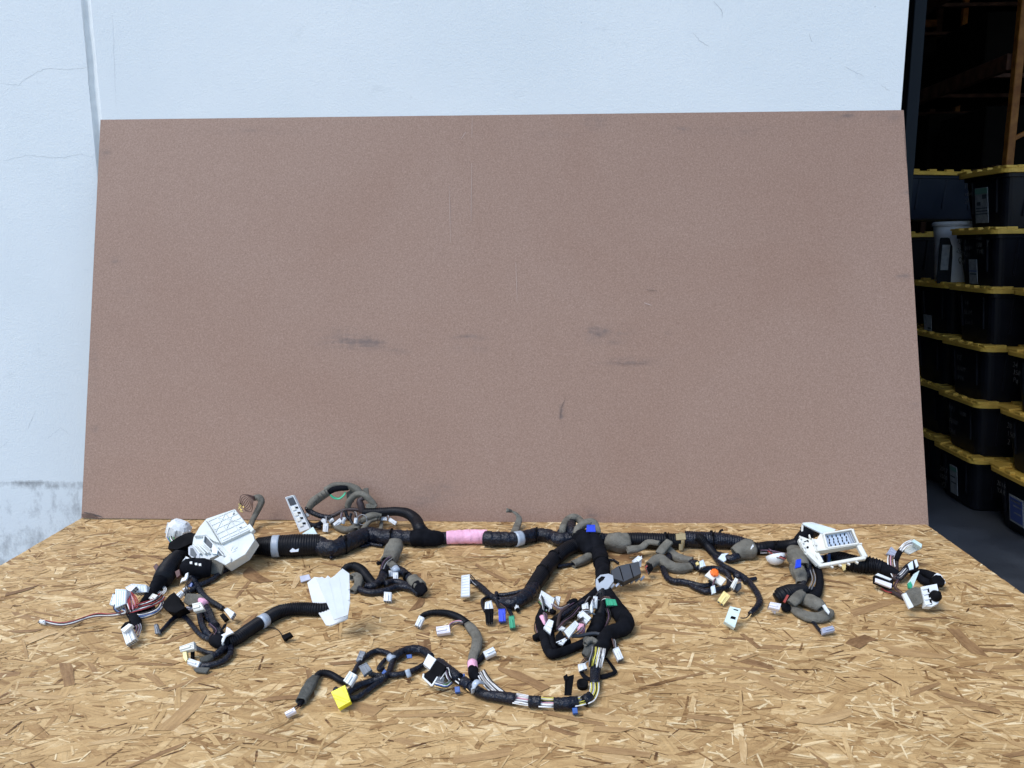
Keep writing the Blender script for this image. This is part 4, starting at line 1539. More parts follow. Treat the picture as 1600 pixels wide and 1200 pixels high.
# exposed wires and taped run to the lower left
W1 = ['wire_white', 'wire_white', 'wire_white', 'wire_black', 'wire_white', 'wire_white', 'wire_yellow', 'wire_white', 'wire_black', 'wire_yellow', 'wire_yellow', 'wire_black', 'wire_black', 'wire_grey']
wires([(936, 1012, 30), (934, 1022, 34), (931, 1033, 26), (930, 1043, 14)], W1, 10, .95, 8)
tube('taped_run', 'tape', [(931, 1039), (930, 1052), (929, 1069)], [8.5, 8, 7.5], 'ring')
W2 = ['wire_white', 'wire_yellow', 'wire_black', 'wire_yellow', 'wire_white', 'wire_grey', 'wire_yellow', 'wire_white']
wires([(929, 1066, 12), (929, 1078, 10), (924, 1089, 8), (916, 1094, 8)], W2, 6.5, 1.0, 6)
tube('taped_run', 'tape', [(922, 1089), (913, 1095)], [8, 8.5])
wires([(914, 1094, 8), (903, 1097, 8), (898, 1098, 8)], W2, 6, 1.0, 5)
tube('taped_run', 'tape', [(902, 1097), (885, 1099), (865, 1099)], [9, 9.5, 9])
W3 = ['wire_white', 'wire_grey', 'wire_white', 'wire_white', 'wire_pink', 'wire_white', 'wire_black', 'wire_yellow', 'wire_white', 'wire_yellow']
wires([(867, 1098, 8), (856, 1098, 8), (842, 1097, 8)], W3, 7, 1.1, 6)
tube('taped_run', 'tape', [(845, 1097), (826, 1096)], [9.3, 9])
wires([(828, 1095, 8), (815, 1093, 8), (802, 1091, 8)], ['wire_white', 'wire_white', 'wire_grey', 'wire_white', 'wire_pink', 'wire_white', 'wire_white', 'wire_white'], 7.5, 1.1, 6)
tube('taped_run', 'tape', [(805, 1092), (790, 1090), (775, 1088), (759, 1086), (746, 1080), (736, 1073)], [8.8, 8.5, 8, 7.5, 8, 8])
wires([(738, 1075, 8), (730, 1069, 8), (722, 1064, 8)], ['wire_amber', 'wire_black', 'wire_white', 'wire_black', 'wire_amber'], 6.5, 1.0, 4)
tube('taped_run', 'tape', [(734, 1072), (724, 1065)], [8.3, 8.5])
tube('taped_run', 'tape', [(717, 1060), (704, 1051), (690, 1040), (684, 1036)], [8.5, 9, 9, 8])
wires([(724, 1065, 8), (716, 1059, 8), (708, 1054, 8)], ['wire_white', 'wire_black', 'wire_white', 'wire_amber', 'wire_black', 'wire_white'], 7, 1.1, 4)
b = None
tube('clear_clip', 'clear', [(739, 1082, 14), (740, 1072, 30), (746, 1065, 36), (755, 1067, 26)], [4, 5, 5, 4], 'smooth', .5)
wires([(751, 1050, 12), (757, 1060, 12), (765, 1070, 12), (776, 1080, 12), (788, 1088, 10)], ['wire_black', 'wire_white', 'wire_white', 'wire_black', 'wire_white', 'wire_grey', 'wire_white', 'wire_black', 'wire_white'], 6.5, 1.1, 6)
for x, y in ((722, 1057), (714, 1077), (898, 1110)):
    prism('blue_clip', 'dark_blue', [(x - 4, y - 4), (x + 4, y - 5), (x + 5, y + 4), (x - 3, y + 5)], .008, 40)
# black strap post, straps and round clip
so, sp = prism('strap_post', 'black', [(883, 1058), (897, 1054), (893, 1087), (882, 1087)], .010, 60, z0=.02)
prism('post_knob', 'black', [(880, 1057), (886, 1053), (889, 1061), (882, 1064)], .006, pl=sp, off=.002, parent=so)
strips('post_rim', 'black', [((884, 1060), (883, 1085)), ((896, 1057), (892, 1085))], sp, .002, .002, so)
tube('flat_strap', 'cloth', [(947, 1028), (953, 1036), (959, 1045), (961, 1050), (953, 1054), (943, 1057), (936, 1058)], [2, 2.5, 3, 3.5, 4, 4.5, 4], 'smooth', .4)
tube('flat_strap', 'cloth', [(908, 1045), (910, 1053), (916, 1059), (924, 1062)], [2, 3.5, 4, 3], 'smooth', .4)
b = MB()
b.lathe(at_z(910, 1072, .004), (0, -.3, 1), [(0, .010), (.008, .0105), (.009, .008), (.007, .006)], 18)
b.build('round_clip', M['black'], H)
conn('white', [(903, 1038), (915, 1036), (918, 1044), (905, 1049)], .010, 40, n=3, lead=(926, 1034, 12))

# ---- lower left chain
co_, cp_ = prism('connector_block', 'black', [(671, 1047), (682, 1031), (697, 1041), (690, 1056), (681, 1068), (663, 1060), (662, 1053)], .016, 42)
prism('block_cap', 'white', [(669, 1021), (682, 1030), (672, 1046), (661, 1037)], .016, 42, z0=.026, parent=co_)
prism('cap_hole', 'black', [(667, 1030), (671, 1028), (671, 1033), (668, 1034)], .003, 42, z0=.0275, parent=co_)
strips('block_rim', 'white', [((661, 1059), (675, 1072)), ((662, 1053), (661, 1060)), ((675, 1072), (684, 1058))], cp_, .003, .004, co_, stuff=True)
prism('wire_mouth', 'socket', [(677, 1070), (684, 1057), (695, 1058), (692, 1070), (684, 1074)], .004, 42, z0=.012, parent=co_)
wires([(679, 1068, 12), (688, 1070, 14), (698, 1072, 12), (706, 1066, 10)], ['wire_grey', 'wire_green', 'wire_white', 'wire_blue', 'wire_black', 'wire_amber'], 4, .8, 8)
wires([(686, 1060, 18), (692, 1050, 22), (698, 1046, 22), (700, 1056, 16), (704, 1062, 10)], ['wire_white', 'wire_black', 'wire_purple', 'wire_white'], 3, .8, 6)
tube('branch_cable', 'tape', [(673, 1026, 20), (662, 1018), (648, 1015), (632, 1018), (621, 1024), (612, 1028)], [6, 7, 7, 7, 7.5, 7])
tube('branch_cable', 'tape', [(614, 1027), (605, 1021), (591, 1017), (579, 1021), (569, 1029), (560, 1039), (553, 1051)], [4.5, 4.5, 4.5, 4.5, 4, 4, 4])
tube('branch_cable', 'tape', [(615, 1029), (611, 1042), (606, 1054), (597, 1064), (586, 1071), (572, 1081), (558, 1090), (547, 1091), (536, 1085), (524, 1077)], [5, 5, 5, 4.5, 4.5, 4.5, 4.5, 4.5, 4.5, 4.5])
tube('branch_cable', 'tape', [(664, 1038), (652, 1045), (640, 1050), (624, 1054), (606, 1055), (592, 1056), (578, 1053)], [4.5, 4.5, 4.5, 4.5, 4.5, 4.5, 4])
tube('branch_cable', 'tape', [(604, 1056, 14), (590, 1062, 10), (574, 1067), (560, 1072), (548, 1079), (542, 1086)], [5, 5, 5.5, 6, 5.5, 4.5])
tube('branch_cable', 'tape', [(602, 1030), (594, 1040), (592, 1046), (600, 1044)], [3, 3.5, 3.5, 3])
tube('clear_tape_band', 'clear', [(609, 1027), (615, 1031)], [6.5, 6.8], 'smooth')
tube('corrugated_conduit', 'conduit', [(543, 1066), (532, 1063), (521, 1056), (511, 1052), (501, 1052), (495, 1057), (492, 1062)], [5, 5, 5, 5.2, 5.2, 5, 4.5], 'corr')
tube('felt_sleeve', 'felt_dark', [(493, 1058), (487, 1068), (479, 1081), (470, 1096)], [6, 9.5, 10, 9], 'felt', .7, open1=True)
tube('thin_cable', 'cloth', [(474, 1092, 9), (468, 1102, 8)], 3.6, 'cloth')
wires([(470, 1099, 8), (464, 1105, 6), (458, 1110, 6)], ['wire_brown', 'wire_black'], 1.5)
conn('pink_white', cax((461, 1108), (446, 1116), 7), .008, 35, n=2)
conn('white', [(546, 1048), (558, 1055), (548, 1072), (536, 1063)], .011, 42, z0=.024, n=3)
yo, yp = prism('yellow_connector', 'yellow', [(517, 1081), (539, 1070), (548, 1096), (529, 1107)], .013, 40, label='bright yellow plug')
strips('ridge', 'yellow', [((520, 1085), (545, 1094)), ((521, 1090), (541, 1097)), ((534, 1074), (545, 1094))], yp, .0015, .0014, yo)
conn('grey', [(556, 1033), (563, 1016), (571, 1018), (564, 1035)], .008, 42, n=3)
conn('grey', [(560, 1041), (573, 1035), (581, 1046), (568, 1056)], .010, 42, z0=.02, n=3)
for q in ([(635, 1023), (643, 1022), (644, 1028), (636, 1029)], [(596, 1051), (601, 1045), (604, 1049), (599, 1055)]):
    prism('blue_tape_tab', 'dark_blue', q, .003, 50, z0=.016)
tube('clear_clip', 'clear', [(636, 1046, 20), (640, 1058, 8)], [4, 4], 'smooth', .6)

# ---- small branch in the middle foreground
tube('corrugated_conduit', 'conduit', [(656, 966), (664, 960), (677, 957), (698, 958), (717, 965), (730, 975)], [3.5, 4, 4.5, 5, 5.5, 6], 'corr')
tube('felt_sleeve', 'felt', [(727, 972), (737, 983), (745, 995), (745, 1010), (740, 1024), (737, 1037)], [6, 7.5, 8.5, 9, 8.5, 8], 'felt', .75)
tube('pink_tape_wrap', 'pink', [(738, 1036), (739, 1048)], [8, 8], 'smooth')
tube('taped_run', 'cloth', [(739, 1046), (741, 1056), (748, 1060)], [8, 8, 7], 'cloth')
tube('branch_cable', 'cloth', [(756, 1023), (750, 1031), (742, 1038)], [3.5, 4, 4], 'cloth')
conn('white', cax((659, 963), (652, 978), 9), .010, 38, n=2)
conn('pink_white', cax((703, 982), (682, 985), 12), .010, 36, n=3)
wires([(726, 974, 10), (716, 972, 12), (706, 975, 10), (701, 981, 8)], ['wire_black', 'wire_brown', 'wire_grey', 'wire_pink'], 2.5, .8)
conn('white', cax((757, 1023), (773, 1015), 11), .011, 38, n=3)

# ---- cluster under the trunk, left of centre
tube('felt_sleeve', 'felt', [(619, 846, 40), (616, 856, 30), (611, 868), (606, 878)], [11, 14, 13.5, 12], 'felt', .75, open1=True)
tube('branch_cable', 'tape', [(614, 872), (604, 882), (600, 896), (594, 908), (583, 916), (572, 916)], [7.5, 8, 7, 7, 6.5, 5])
blob('fuzzy_clip', 'cloth', 592, 880, 4, 14, (1, .8, .8), None, .6)
tube('felt_strip', 'felt', [(609, 880, 26), (617, 886, 24)], [6, 6], 'felt', .6)
tube('clear_tape_band', 'clear', [(614, 884, 22), (620, 892, 20)], [6.5, 6], 'smooth', .8)
tube('clear_tape_tail', 'clear', [(615, 890, 18), (613, 901, 8)], [4.5, 3.5], 'smooth', .3)
tube('branch_cable', 'tape', [(617, 887, 14), (628, 893), (638, 901), (648, 909)], [6, 6.5, 6.5, 7])
tube('felt_sleeve', 'felt', [(645, 906), (652, 914), (657, 919)], [10, 11.5, 11.5], 'felt', .85)
tube('branch_cable', 'cloth', [(652, 916), (660, 923), (664, 927)], [10, 9, 6], 'cloth')
tube('branch_cable', 'tape', [(602, 913), (615, 909), (628, 911), (642, 917), (656, 926)], [6, 5, 4.5, 5, 5])
tube('branch_cable', 'tape', [(558, 916), (566, 923), (582, 926), (603, 923), (622, 917), (640, 919), (655, 928)], [4, 5, 5, 5, 5, 5.5, 5])
tube('corrugated_conduit', 'conduit', [(537, 891), (544, 886), (554, 885), (565, 891), (574, 902), (583, 912), (590, 917)], [5, 6, 6.5, 7, 7, 6.5, 6], 'corr')
tube('felt_sleeve', 'felt', [(549, 903, 14), (556, 901), (561, 907), (558, 917), (550, 925)], [5, 7, 8, 6.5, 3], 'felt', .8)
tube('felt_strip', 'felt', [(568, 906), (574, 911)], [4, 4], 'felt', .6)
conn('white', cax((618, 894), (618, 907), 8), .008, 50, n=2)
conn('white', cax((609, 891), (608, 901), 4), .006, 50, n=2)
conn('white', cax((606, 925), (605, 939), 12), .010, 42, n=3)
# white bracket sleeve
wo, wp = prism('white_bracket', 'white', [(494, 904), (503, 901), (508, 904), (512, 899), (517, 903), (522, 900), (535, 888), (546, 896), (547, 941), (544, 961), (522, 969)], .003, 58, 12, z0=.050, label='white folded plastic bracket')
prism('bracket_back', 'white', [(480, 910), (491, 901), (508, 903), (530, 935), (532, 966), (516, 977), (509, 976), (500, 961), (489, 945)], .003, 16, -10, z0=.004, parent=wo)
prism('bracket_edge', 'white', [(522, 969), (544, 961), (543, 966), (517, 977)], .003, 10, z0=.030, parent=wo)
strips('crease', 'white', [((513, 902), (526, 960)), ((529, 900), (538, 955))], wp, .0012, .0004, wo)
strips('tab', 'white', [((545, 912), (545, 921)), ((545.5, 928), (545, 938))], wp, .004, .002, wo)
prism('grey_tag', 'lavender', [(468, 900), (483, 897), (486, 905), (470, 910)], .003, 40)
# long conduit from the bracket to the left
tube('corrugated_conduit', 'conduit', [(520, 948, 12), (512, 951, 13), (495, 952), (472, 951), (452, 952), (434, 957), (418, 966), (403, 975), (388, 985), (372, 996), (356, 1004)], [8.5, 9, 9.5, 9.5, 9.5, 10, 10, 10, 10, 10, 9.5], 'corr')
tube('clear_tape_band', 'clear', [(407, 973), (415, 968)], [11, 11], 'smooth')
tube('wire', 'wire_black', [(412, 981), (424, 981), (434, 984), (441, 993)], .7, 'wire')
prism('black_antenna', 'black', [(439, 993), (453, 987), (457, 992), (443, 1000)], .010, 40)

# ---- lower left node
tube('cloth_tape', 'cloth', [(358, 1003), (348, 1003), (338, 1001), (332, 1000)], [10, 11, 10, 7], 'cloth')
tube('white_clip', 'white', [(350, 1012, 10), (348, 1002, 26), (353, 993, 32), (361, 990, 26)], [2.2, 2.6, 2.6, 3], 'smooth', .6)
prism('clip_head', 'white', [(345, 992), (352, 989), (354, 979), (359, 982), (365, 988), (356, 992), (350, 996)], .005, 45, z0=.03)
tube('branch_cable', 'tape', [(311, 955, 14), (313, 966), (316, 978), (323, 989), (334, 998)], [4.5, 4.5, 4.5, 5, 5])
tube('branch_cable', 'tape', [(321, 945, 16), (327, 958), (332, 970), (338, 981), (345, 992)], [5, 5.5, 5.5, 6, 6])
tube('branch_cable', 'tape', [(316, 952), (325, 965), (333, 975), (340, 986)], [4, 4.5, 4.5, 5])
blob('fuzzy_clip', 'cloth', 337, 978, 6, 16, (1, .9, .8), None, .5)
tube('branch_cable', 'tape', [(250, 988), (258, 980), (268, 969), (279, 962), (290, 965), (300, 977), (311, 990), (322, 997), (336, 1001)], [3, 3.2, 3.4, 3.5, 3.6, 3.6, 3.6, 4, 5])
conn('grey', [(240, 976), (245, 974), (250, 990), (242, 990)], .009, 45, n=3)
tube('branch_cable', 'tape', [(357, 1006), (361, 1015), (358, 1025), (347, 1034), (332, 1039), (312, 1041)], [5, 5, 5, 5, 5, 4.5])
tube('branch_cable', 'tape', [(354, 1008), (349, 1014), (341, 1021), (331, 1027)], [6, 6.5, 6, 5.5])
tube('felt_sleeve', 'felt_dark', [(335, 1024), (325, 1030), (313, 1034)], [5.5, 6.5, 6], 'felt', .8, open1=True)
tube('branch_cable', 'tape', [(303, 1010), (312, 1015), (322, 1019), (334, 1021)], [3.5, 3.6, 3.6, 3.5])
conn('ivory', [(303, 1002), (304, 1014), (282, 1019), (280, 1010)], .012, 45, z0=.022, n=4)
conn('white', [(313, 1034), (309, 1043), (292, 1037), (295, 1028)], .011, 42, n=3)
prism('yellow_plug', 'pale_yellow', [(285, 1019), (291, 1018), (293, 1030), (290, 1034), (286, 1028)], .010, 45)
prism('black_plug', 'black', [(297, 1017), (302, 1016), (302, 1028), (298, 1028)], .008, 45)
prism('felt_pad', 'felt_dark', [(302, 1045), (310, 1042), (328, 1043), (322, 1051), (315, 1050), (306, 1049)], .004, 20)

# ---- upper left: white junction box
bo, bp = prism('junction_box', 'natural', [(300, 851), (302, 839), (311, 823), (322, 810), (366, 795), (398, 843), (383, 866), (354, 884), (338, 876), (306, 872)], .030, 42, -8, z0=.030, label='white ribbed junction box', ch=.002)
bq = [(324, 814), (367, 795), (393, 828), (346, 850)]
cov, _ = prism('ribbed_cover', 'natural', bq, .012, pl=bp, off=.011, parent=bo, ch=.0015)
sg = []
for i in range(6):
    sg.append((quv(bq, .02, i / 5 * .94 + .03), quv(bq, .98, i / 5 * .94 + .03)))
for i in range(4):
    sg.append((quv(bq, i / 3 * .94 + .03, .02), quv(bq, i / 3 * .94 + .03, .98)))
sg += [(quv(bq, .35, .05), quv(bq, .95, .6)), (quv(bq, .95, .05), quv(bq, .35, .6)), (quv(bq, .65, .0), quv(bq, .65, .6)), (quv(bq, .05, .5), quv(bq, .6, .05)), (quv(bq, .1, .90), quv(bq, .95, .90))]
class Off:
    def __init__(s_, p, o_):
        s_.p, s_.o_, s_.n = p, o_, p.n
    def __call__(s_, x, y, off=0.0):
        return s_.p(x, y, off + s_.o_)
cpl = Off(bp, .011)
strips('rib', 'natural', sg, cpl, .0022, .0017, cov)
for u, v in ((.86, .16), (.78, .74)):
    prism('screw_hole', 'socket', [quv(bq, u - .04, v - .03), quv(bq, u + .04, v - .03), quv(bq, u + .04, v + .04), quv(bq, u - .04, v + .04)], .002, pl=cpl, off=.0012, parent=cov)
prism('lug', 'natural', [(386, 821), (390, 818), (397, 827), (392, 832)], .012, pl=bp, off=.012, parent=bo)
fl, _ = prism('flange', 'natural', [(346, 852), (394, 830), (398, 844), (383, 866), (356, 882), (360, 868)], .008, pl=bp, off=.004, parent=bo)
strips('moulded_mark', 'natural', [((361, 860), (364, 854)), ((366, 859), (371, 855)), ((363, 863), (369, 860))], Off(bp, .004), .0016, .0012, fl)
prism('side_shell', 'natural', [(303, 838), (311, 824), (321, 812), (328, 822), (344, 849), (334, 846), (322, 837)], .012, pl=bp, off=.010, parent=bo, ch=.003)
for q in ([(320, 839), (331, 846), (333, 853), (328, 857), (319, 848)], [(341, 857), (349, 864), (350, 868), (342, 868)]):
    prism('socket', 'socket', q, .004, pl=bp, off=.0012, parent=bo)
prism('socket_cover', 'ice', [(332, 848), (341, 855), (339, 866), (331, 865)], .006, pl=bp, off=.006, parent=bo)
strips('socket_edge', 'natural', [((322, 837), (350, 869)), ((318, 848), (330, 860)), ((320, 838), (318, 849))], Off(bp, .002), .003, .006, bo)
go, gp = prism('grey_socket', 'light_grey', [(294, 855), (298, 852), (302, 852), (312, 864), (312, 872), (301, 873), (294, 866)], .016, pl=bp, off=.002, parent=bo)
prism('socket', 'socket', [(297, 856), (301, 856), (307, 866), (305, 871), (297, 867)], .003, pl=bp, off=.0036, parent=go)
strips('socket_bar', 'natural', [((302, 852), (314, 866)), ((308, 851), (322, 866)), ((313, 852), (327, 865))], Off(bp, .002), .004, .007, bo)
prism('corner_lug', 'natural', [(349, 872), (356, 868), (361, 872), (360, 878), (352, 883)], .012, pl=bp, off=.010, parent=bo)
# white domed plug with its boot
b = MB()
R = []
pd = at_z(279, 829, .035)
ax, sc_ = unit((.35, -.15, .9)), 1 / px_m(pd)
e1 = unit(np.cross(ax, (0, 1, 0)))
e2 = np.cross(ax, e1)
for d, r_ in ((-17, 13), (-12, 16), (0, 17.5), (9, 16.5), (14, 13), (16.5, 8)):
    R.append(np.array([pd + ax * d * sc_ + (e1 * math.cos(a) * abs(math.cos(a)) ** -.35 + e2 * math.sin(a) * abs(math.sin(a) + 1e-6) ** -.35 * .8) * r_ * sc_ for a in [2 * math.pi * (j + .37) / 12 for j in range(12)]]))
b.rings(R, True, True, 0, False)
dm = b.build('domed_plug', M['white'], H)
b = MB()
for k_ in range(9):
    a_ = k_ * 2 * math.pi / 9 + .2
    a0 = pd + (e1 * math.cos(a_) + e2 * math.sin(a_) * .85) * 17.2 * sc_
    b.bar(a0 + ax * -10 * sc_, a0 + ax * 9 * sc_, .005, .006, e1 * math.cos(a_) + e2 * math.sin(a_))
b.bar(pd + ax * 15 * sc_ - e1 * 9 * sc_, pd + ax * 15 * sc_ + e1 * 9 * sc_, .008, .012, ax)
rb_ = b.build('rib', M['white'], dm)
rb_['kind'] = 'stuff'
wires([(266, 838, 24), (268, 844, 22), (275, 850, 20)], ['wire_green', 'wire_black', 'wire_white', 'wire_green', 'wire_blue'], 4, .8, 8)
prism('rubber_boot', 'black', [(262, 857), (264, 848), (279, 838), (290, 833), (305, 833), (304, 846), (290, 853), (276, 859)], .03, 48, z0=.04)
tube('cloth_tape', 'cloth', [(297, 840, 30), (294, 856, 26), (288, 866), (276, 876)], [9, 9, 10, 12], 'cloth')
tube('corrugated_conduit', 'conduit', [(292, 858, 24), (281, 868), (270, 880), (260, 895), (254, 906)], [9, 11, 13, 14.5, 14], 'corr')
tube('cloth_tape', 'cloth', [(256, 902), (247, 912), (238, 924), (228, 937), (222, 944)], [12.5, 10.5, 7.5, 6, 5], 'cloth')
prism('maroon_clip', 'maroon', [(239, 885), (244, 880), (249, 886), (252, 891), (243, 892)], .008, 45, z0=.02)
prism('black_clip', 'black', [(254, 874), (260, 870), (266, 873), (262, 880), (255, 880)], .008, 45, z0=.03)
prism('maroon_clip', 'maroon', [(273, 893), (280, 889), (282, 898), (276, 903)], .008, 45, z0=.02)
wires([(252, 914, 10), (258, 921, 8), (253, 927, 6), (245, 923, 8)], ['wire_white', 'wire_white', 'wire_white'], 2, .7)
# felt panel beside a fat black plug
tube('round_plug', 'cloth', [(291, 886, 28), (303, 888, 28), (318, 888, 28), (330, 888, 26)], [14, 15.5, 15, 13], 'cloth')
conn('white', [(284, 878), (291, 869), (298, 873), (290, 890)], .012, 50, z0=.030, n=3)
prism('felt_panel', 'felt', [(323, 892), (328, 872), (340, 867), (350, 873), (349, 885), (345, 897), (330, 897)], .008, 50, z0=.012)
for x, y in ((298, 879), (306, 881), (312, 882)):
    prism('white_dot', 'white', [(x - 2, y - 1.5), (x + 2, y - 2), (x + 2, y + 2), (x - 1.5, y + 2)], .003, 50, z0=.058)
blob('cloth_knot', 'cloth', 305, 898, 12, None, (1.1, .8, .7), None, .25)
tube('branch_cable', 'tape', [(393, 857, 28), (386, 864), (373, 877), (360, 886), (347, 893), (333, 905), (318, 912), (308, 915)], [6, 6.5, 6, 5, 4.5, 4, 4, 4])
tube('branch_cable', 'tape', [(293, 895, 16), (300, 903, 14), (307, 913), (315, 927), (325, 937), (338, 945), (348, 951)], [4, 4.3, 4.5, 4.5, 4.5, 4.5, 4])
tube('branch_cable', 'tape', [(309, 915), (304, 920), (296, 925), (288, 928)], [5, 4.5, 4, 4])
prism('white_clip', 'white', [(281, 911), (284, 903), (288, 902), (290, 896), (294, 894), (293, 902), (290, 907), (285, 908)], .005, 48, z0=.014)
prism('blue_plug', 'dark_blue', [(292, 914), (298, 908), (301, 912), (299, 917), (294, 917)], .010, 45)
conn('white', cax((292, 918), (286, 922), 5), .006, 45, n=2)
conn('white', [(283, 922), (287, 926), (281, 934), (274, 929)], .009, 45, z0=.022, n=3)
prism('black_box', 'black', [(253, 947), (257, 939), (264, 930), (272, 925), (280, 934), (283, 944), (291, 949), (281, 954), (274, 958), (262, 955)], .028, 42, z0=.026)
prism('felt_pad', 'felt', [(286, 940), (291, 927), (313, 928), (318, 934), (311, 943), (295, 946)], .008, 42, z0=.02)
tube('pink_tape_wrap', 'pink', [(313, 938, 24), (320, 944, 22)], [6, 6], 'smooth')
conn('ivory', [(313, 940), (319, 952), (303, 956), (300, 943)], .012, 45, z0=.030, n=3)
conn('pink_white', cax((301, 949), (291, 950), 6), .008, 40, n=2)
conn('white', [(349, 952), (355, 949), (367, 957), (361, 967)], .012, 42, z0=.018, n=3)
prism('black_plug', 'black', [(343, 961), (349, 957), (357, 966), (350, 970)], .008, 35)

# ---- far left: white plugs and the bundle of coloured wires
conn('ice', [(180, 920), (198, 921), (197, 943), (179, 951)], .020, 48, z0=.026, n=5, latch=False)
conn('ice', [(171, 945), (177, 927), (181, 930), (182, 947)], .014, 45, n=3, latch=False)
conn('white', [(195, 918), (207, 912), (213, 916), (203, 926)], .016, 42, z0=.034, n=3, latch=False)
conn('ice', [(207, 912), (229, 914), (230, 925), (209, 927)], .018, 48, z0=.022, n=5, latch=False)
conn('white', [(189, 984), (202, 975), (212, 998), (197, 1008)], .013, 45, n=5)
prism('plug_lip', 'white', [(188, 984), (201, 974), (207, 976), (194, 988)], .010, 40, z0=.034)
conn('ivory', [(232, 935), (239, 927), (247, 930), (240, 939)], .010, 45, z0=.022, n=3)
tube('branch_cable', 'cloth', [(206, 955, 12), (209, 964), (213, 973), (216, 980)], [7, 7.5, 8, 6], 'cloth')
prism('black_plug', 'black', [(188, 981), (195, 972), (203, 970), (202, 977)], .010, 40)
wires([(212, 972, 14), (217, 979, 12), (215, 988, 8), (212, 994, 6)], ['wire_grey', 'wire_purple', 'wire_grey', 'wire_brown', 'wire_purple'], 4, .8, 5)
tube('branch_cable', 'cloth', [(240, 946), (222, 952), (206, 956)], [5, 5.5, 5], 'cloth')
WB = ['wire_red', 'wire_black', 'wire_white', 'wire_brown']
wires([(70, 971, 4), (84, 974, 5), (98, 975, 5), (115, 972, 7), (135, 965, 9), (152, 961, 10), (167, 961, 9), (182, 960, 10), (200, 956, 14)], WB, 2.2, .85, 4)
conn('white', cax((70, 972), (62, 970), 5.5), .006, 35, n=2)
prism('plug_tip', 'charcoal', [(59, 972), (62, 968), (63, 972), (61, 974)], .004, 35)
WR = ['wire_red', 'wire_white', 'wire_black', 'wire_red', 'wire_black', 'wire_white', 'wire_red', 'wire_blue', 'wire_white', 'wire_black']
wires([(200, 954, 16), (212, 950, 20), (226, 946, 22), (240, 941, 22), (250, 935, 18), (254, 930, 10)], WR[:7], 5, .9, 8)
wires([(202, 957, 14), (216, 963, 16), (232, 960, 18), (246, 954, 18), (253, 944, 16), (251, 936, 10)], ['wire_black', 'wire_white', 'wire_blue', 'wire_white', 'wire_black'], 4, .9, 6)
wires([(202, 957, 18), (197, 945, 26), (195, 933, 30), (200, 930, 32), (203, 940, 26), (204, 952, 20)], ['wire_brown', 'wire_black', 'wire_white'], 2.5, .9, 6)
wires([(206, 953, 20), (203, 938, 32), (202, 926, 36), (209, 933, 34), (213, 944, 26), (210, 951, 20)], ['wire_red', 'wire_red', 'wire_pink'], 2.5, .9, 6)
wires([(201, 956, 14), (192, 950, 18), (183, 945, 22), (179, 949, 14), (184, 956, 10), (194, 959, 8)], ['wire_white', 'wire_blue', 'wire_black'], 2, .9, 5)
tube('cloth_tape', 'cloth', [(200, 949, 20), (202, 958, 16), (204, 963, 12)], [4, 5, 4.5], 'cloth')
tube('cloth_tape', 'cloth', [(237, 941, 22), (239, 950, 20), (241, 957, 14)], [2.2, 2.6, 2.4], 'cloth')

# ---- right of centre
tube('felt_sleeve', 'felt', [(980, 860, 24), (992, 858, 26), (1003, 855, 28), (1013, 847, 36), (1030, 849, 38)], [7, 7, 6, 5, 5], 'felt', .6)
tube('felt_strap', 'felt', [(1030, 866, 20), (1037, 856, 32), (1046, 846, 42)], [7, 7, 7], 'felt', .5)
tube('felt_sleeve', 'felt', [(1040, 855, 26), (1050, 866), (1064, 873), (1082, 877)], [7, 8, 7.5, 7], 'felt', .8, open1=True)
tube('branch_cable', 'tape', [(1040, 858, 14), (1046, 868, 10), (1040, 876, 10)], 6)
tube('felt_sleeve', 'felt', [(1014, 884, 18), (1024, 876, 20), (1032, 875, 20), (1044, 883), (1060, 888), (1079, 886)], [7, 8.5, 9.5, 9.5, 8.5, 7], 'felt', .8, open0=True, open1=True)
conn('black', [(1018, 880), (1021, 888), (1014, 896), (1010, 886)], .010, 45, z0=.02, n=3)
prism('red_lock', 'red', [(1008, 886), (1011, 882), (1014, 891), (1013, 896)], .008, 45, z0=.016)
tube('branch_cable', 'tape', [(1035, 882, 8), (1038, 894), (1043, 903), (1052, 908), (1066, 909), (1083, 913), (1098, 916), (1113, 914)], [4.5, 4.8, 4.8, 5, 5, 5, 4.6, 4.2])
tube('branch_cable', 'tape', [(1078, 914), (1090, 920), (1102, 924), (1114, 923), (1128, 920), (1137, 917), (1140, 908), (1137, 898), (1129, 892), (1116, 888), (1100, 890), (1090, 886), (1080, 879)], [4, 4.4, 4.6, 4.6, 4.6, 4.6, 4.6, 4.6, 4.6, 4.6, 5, 5.5, 6])
blob('taped_knot', 'tape', 1086, 881, 8, None, (1.1, .9, .8))
conn('pale_yellow', [(1087, 879), (1091, 877), (1093, 882), (1089, 883)], .006, 45, z0=.03, n=2)
conn('ice', [(1093, 877), (1099, 874), (1103, 884), (1094, 887)], .010, 45, z0=.026, n=2)
tube('corrugated_conduit', 'conduit', [(1088, 838, 38), (1096, 843, 30), (1106, 854), (1117, 866), (1128, 872)], [6.5, 7, 6.5, 6, 5.5], 'corr')
tube('branch_cable', 'tape', [(1110, 859), (1117, 870), (1128, 883), (1144, 892), (1160, 901), (1172, 912), (1183, 927), (1187, 940), (1181, 951), (1172, 959)], [4.5, 4.5, 4.5, 4.8, 5, 4.8, 4.8, 5, 5, 4])
tube('cable_stub', 'tape', [(1163, 909), (1172, 906), (1181, 904)], [4, 3.4, 3.2])
wires([(1173, 958, 6), (1167, 966, 5), (1157, 967, 6)], ['wire_amber', 'wire_black'], 1.5, .9)
tube('branch_cable', 'tape', [(1118, 866), (1130, 870), (1142, 873), (1152, 870)], [5.5, 6, 6.5, 7])
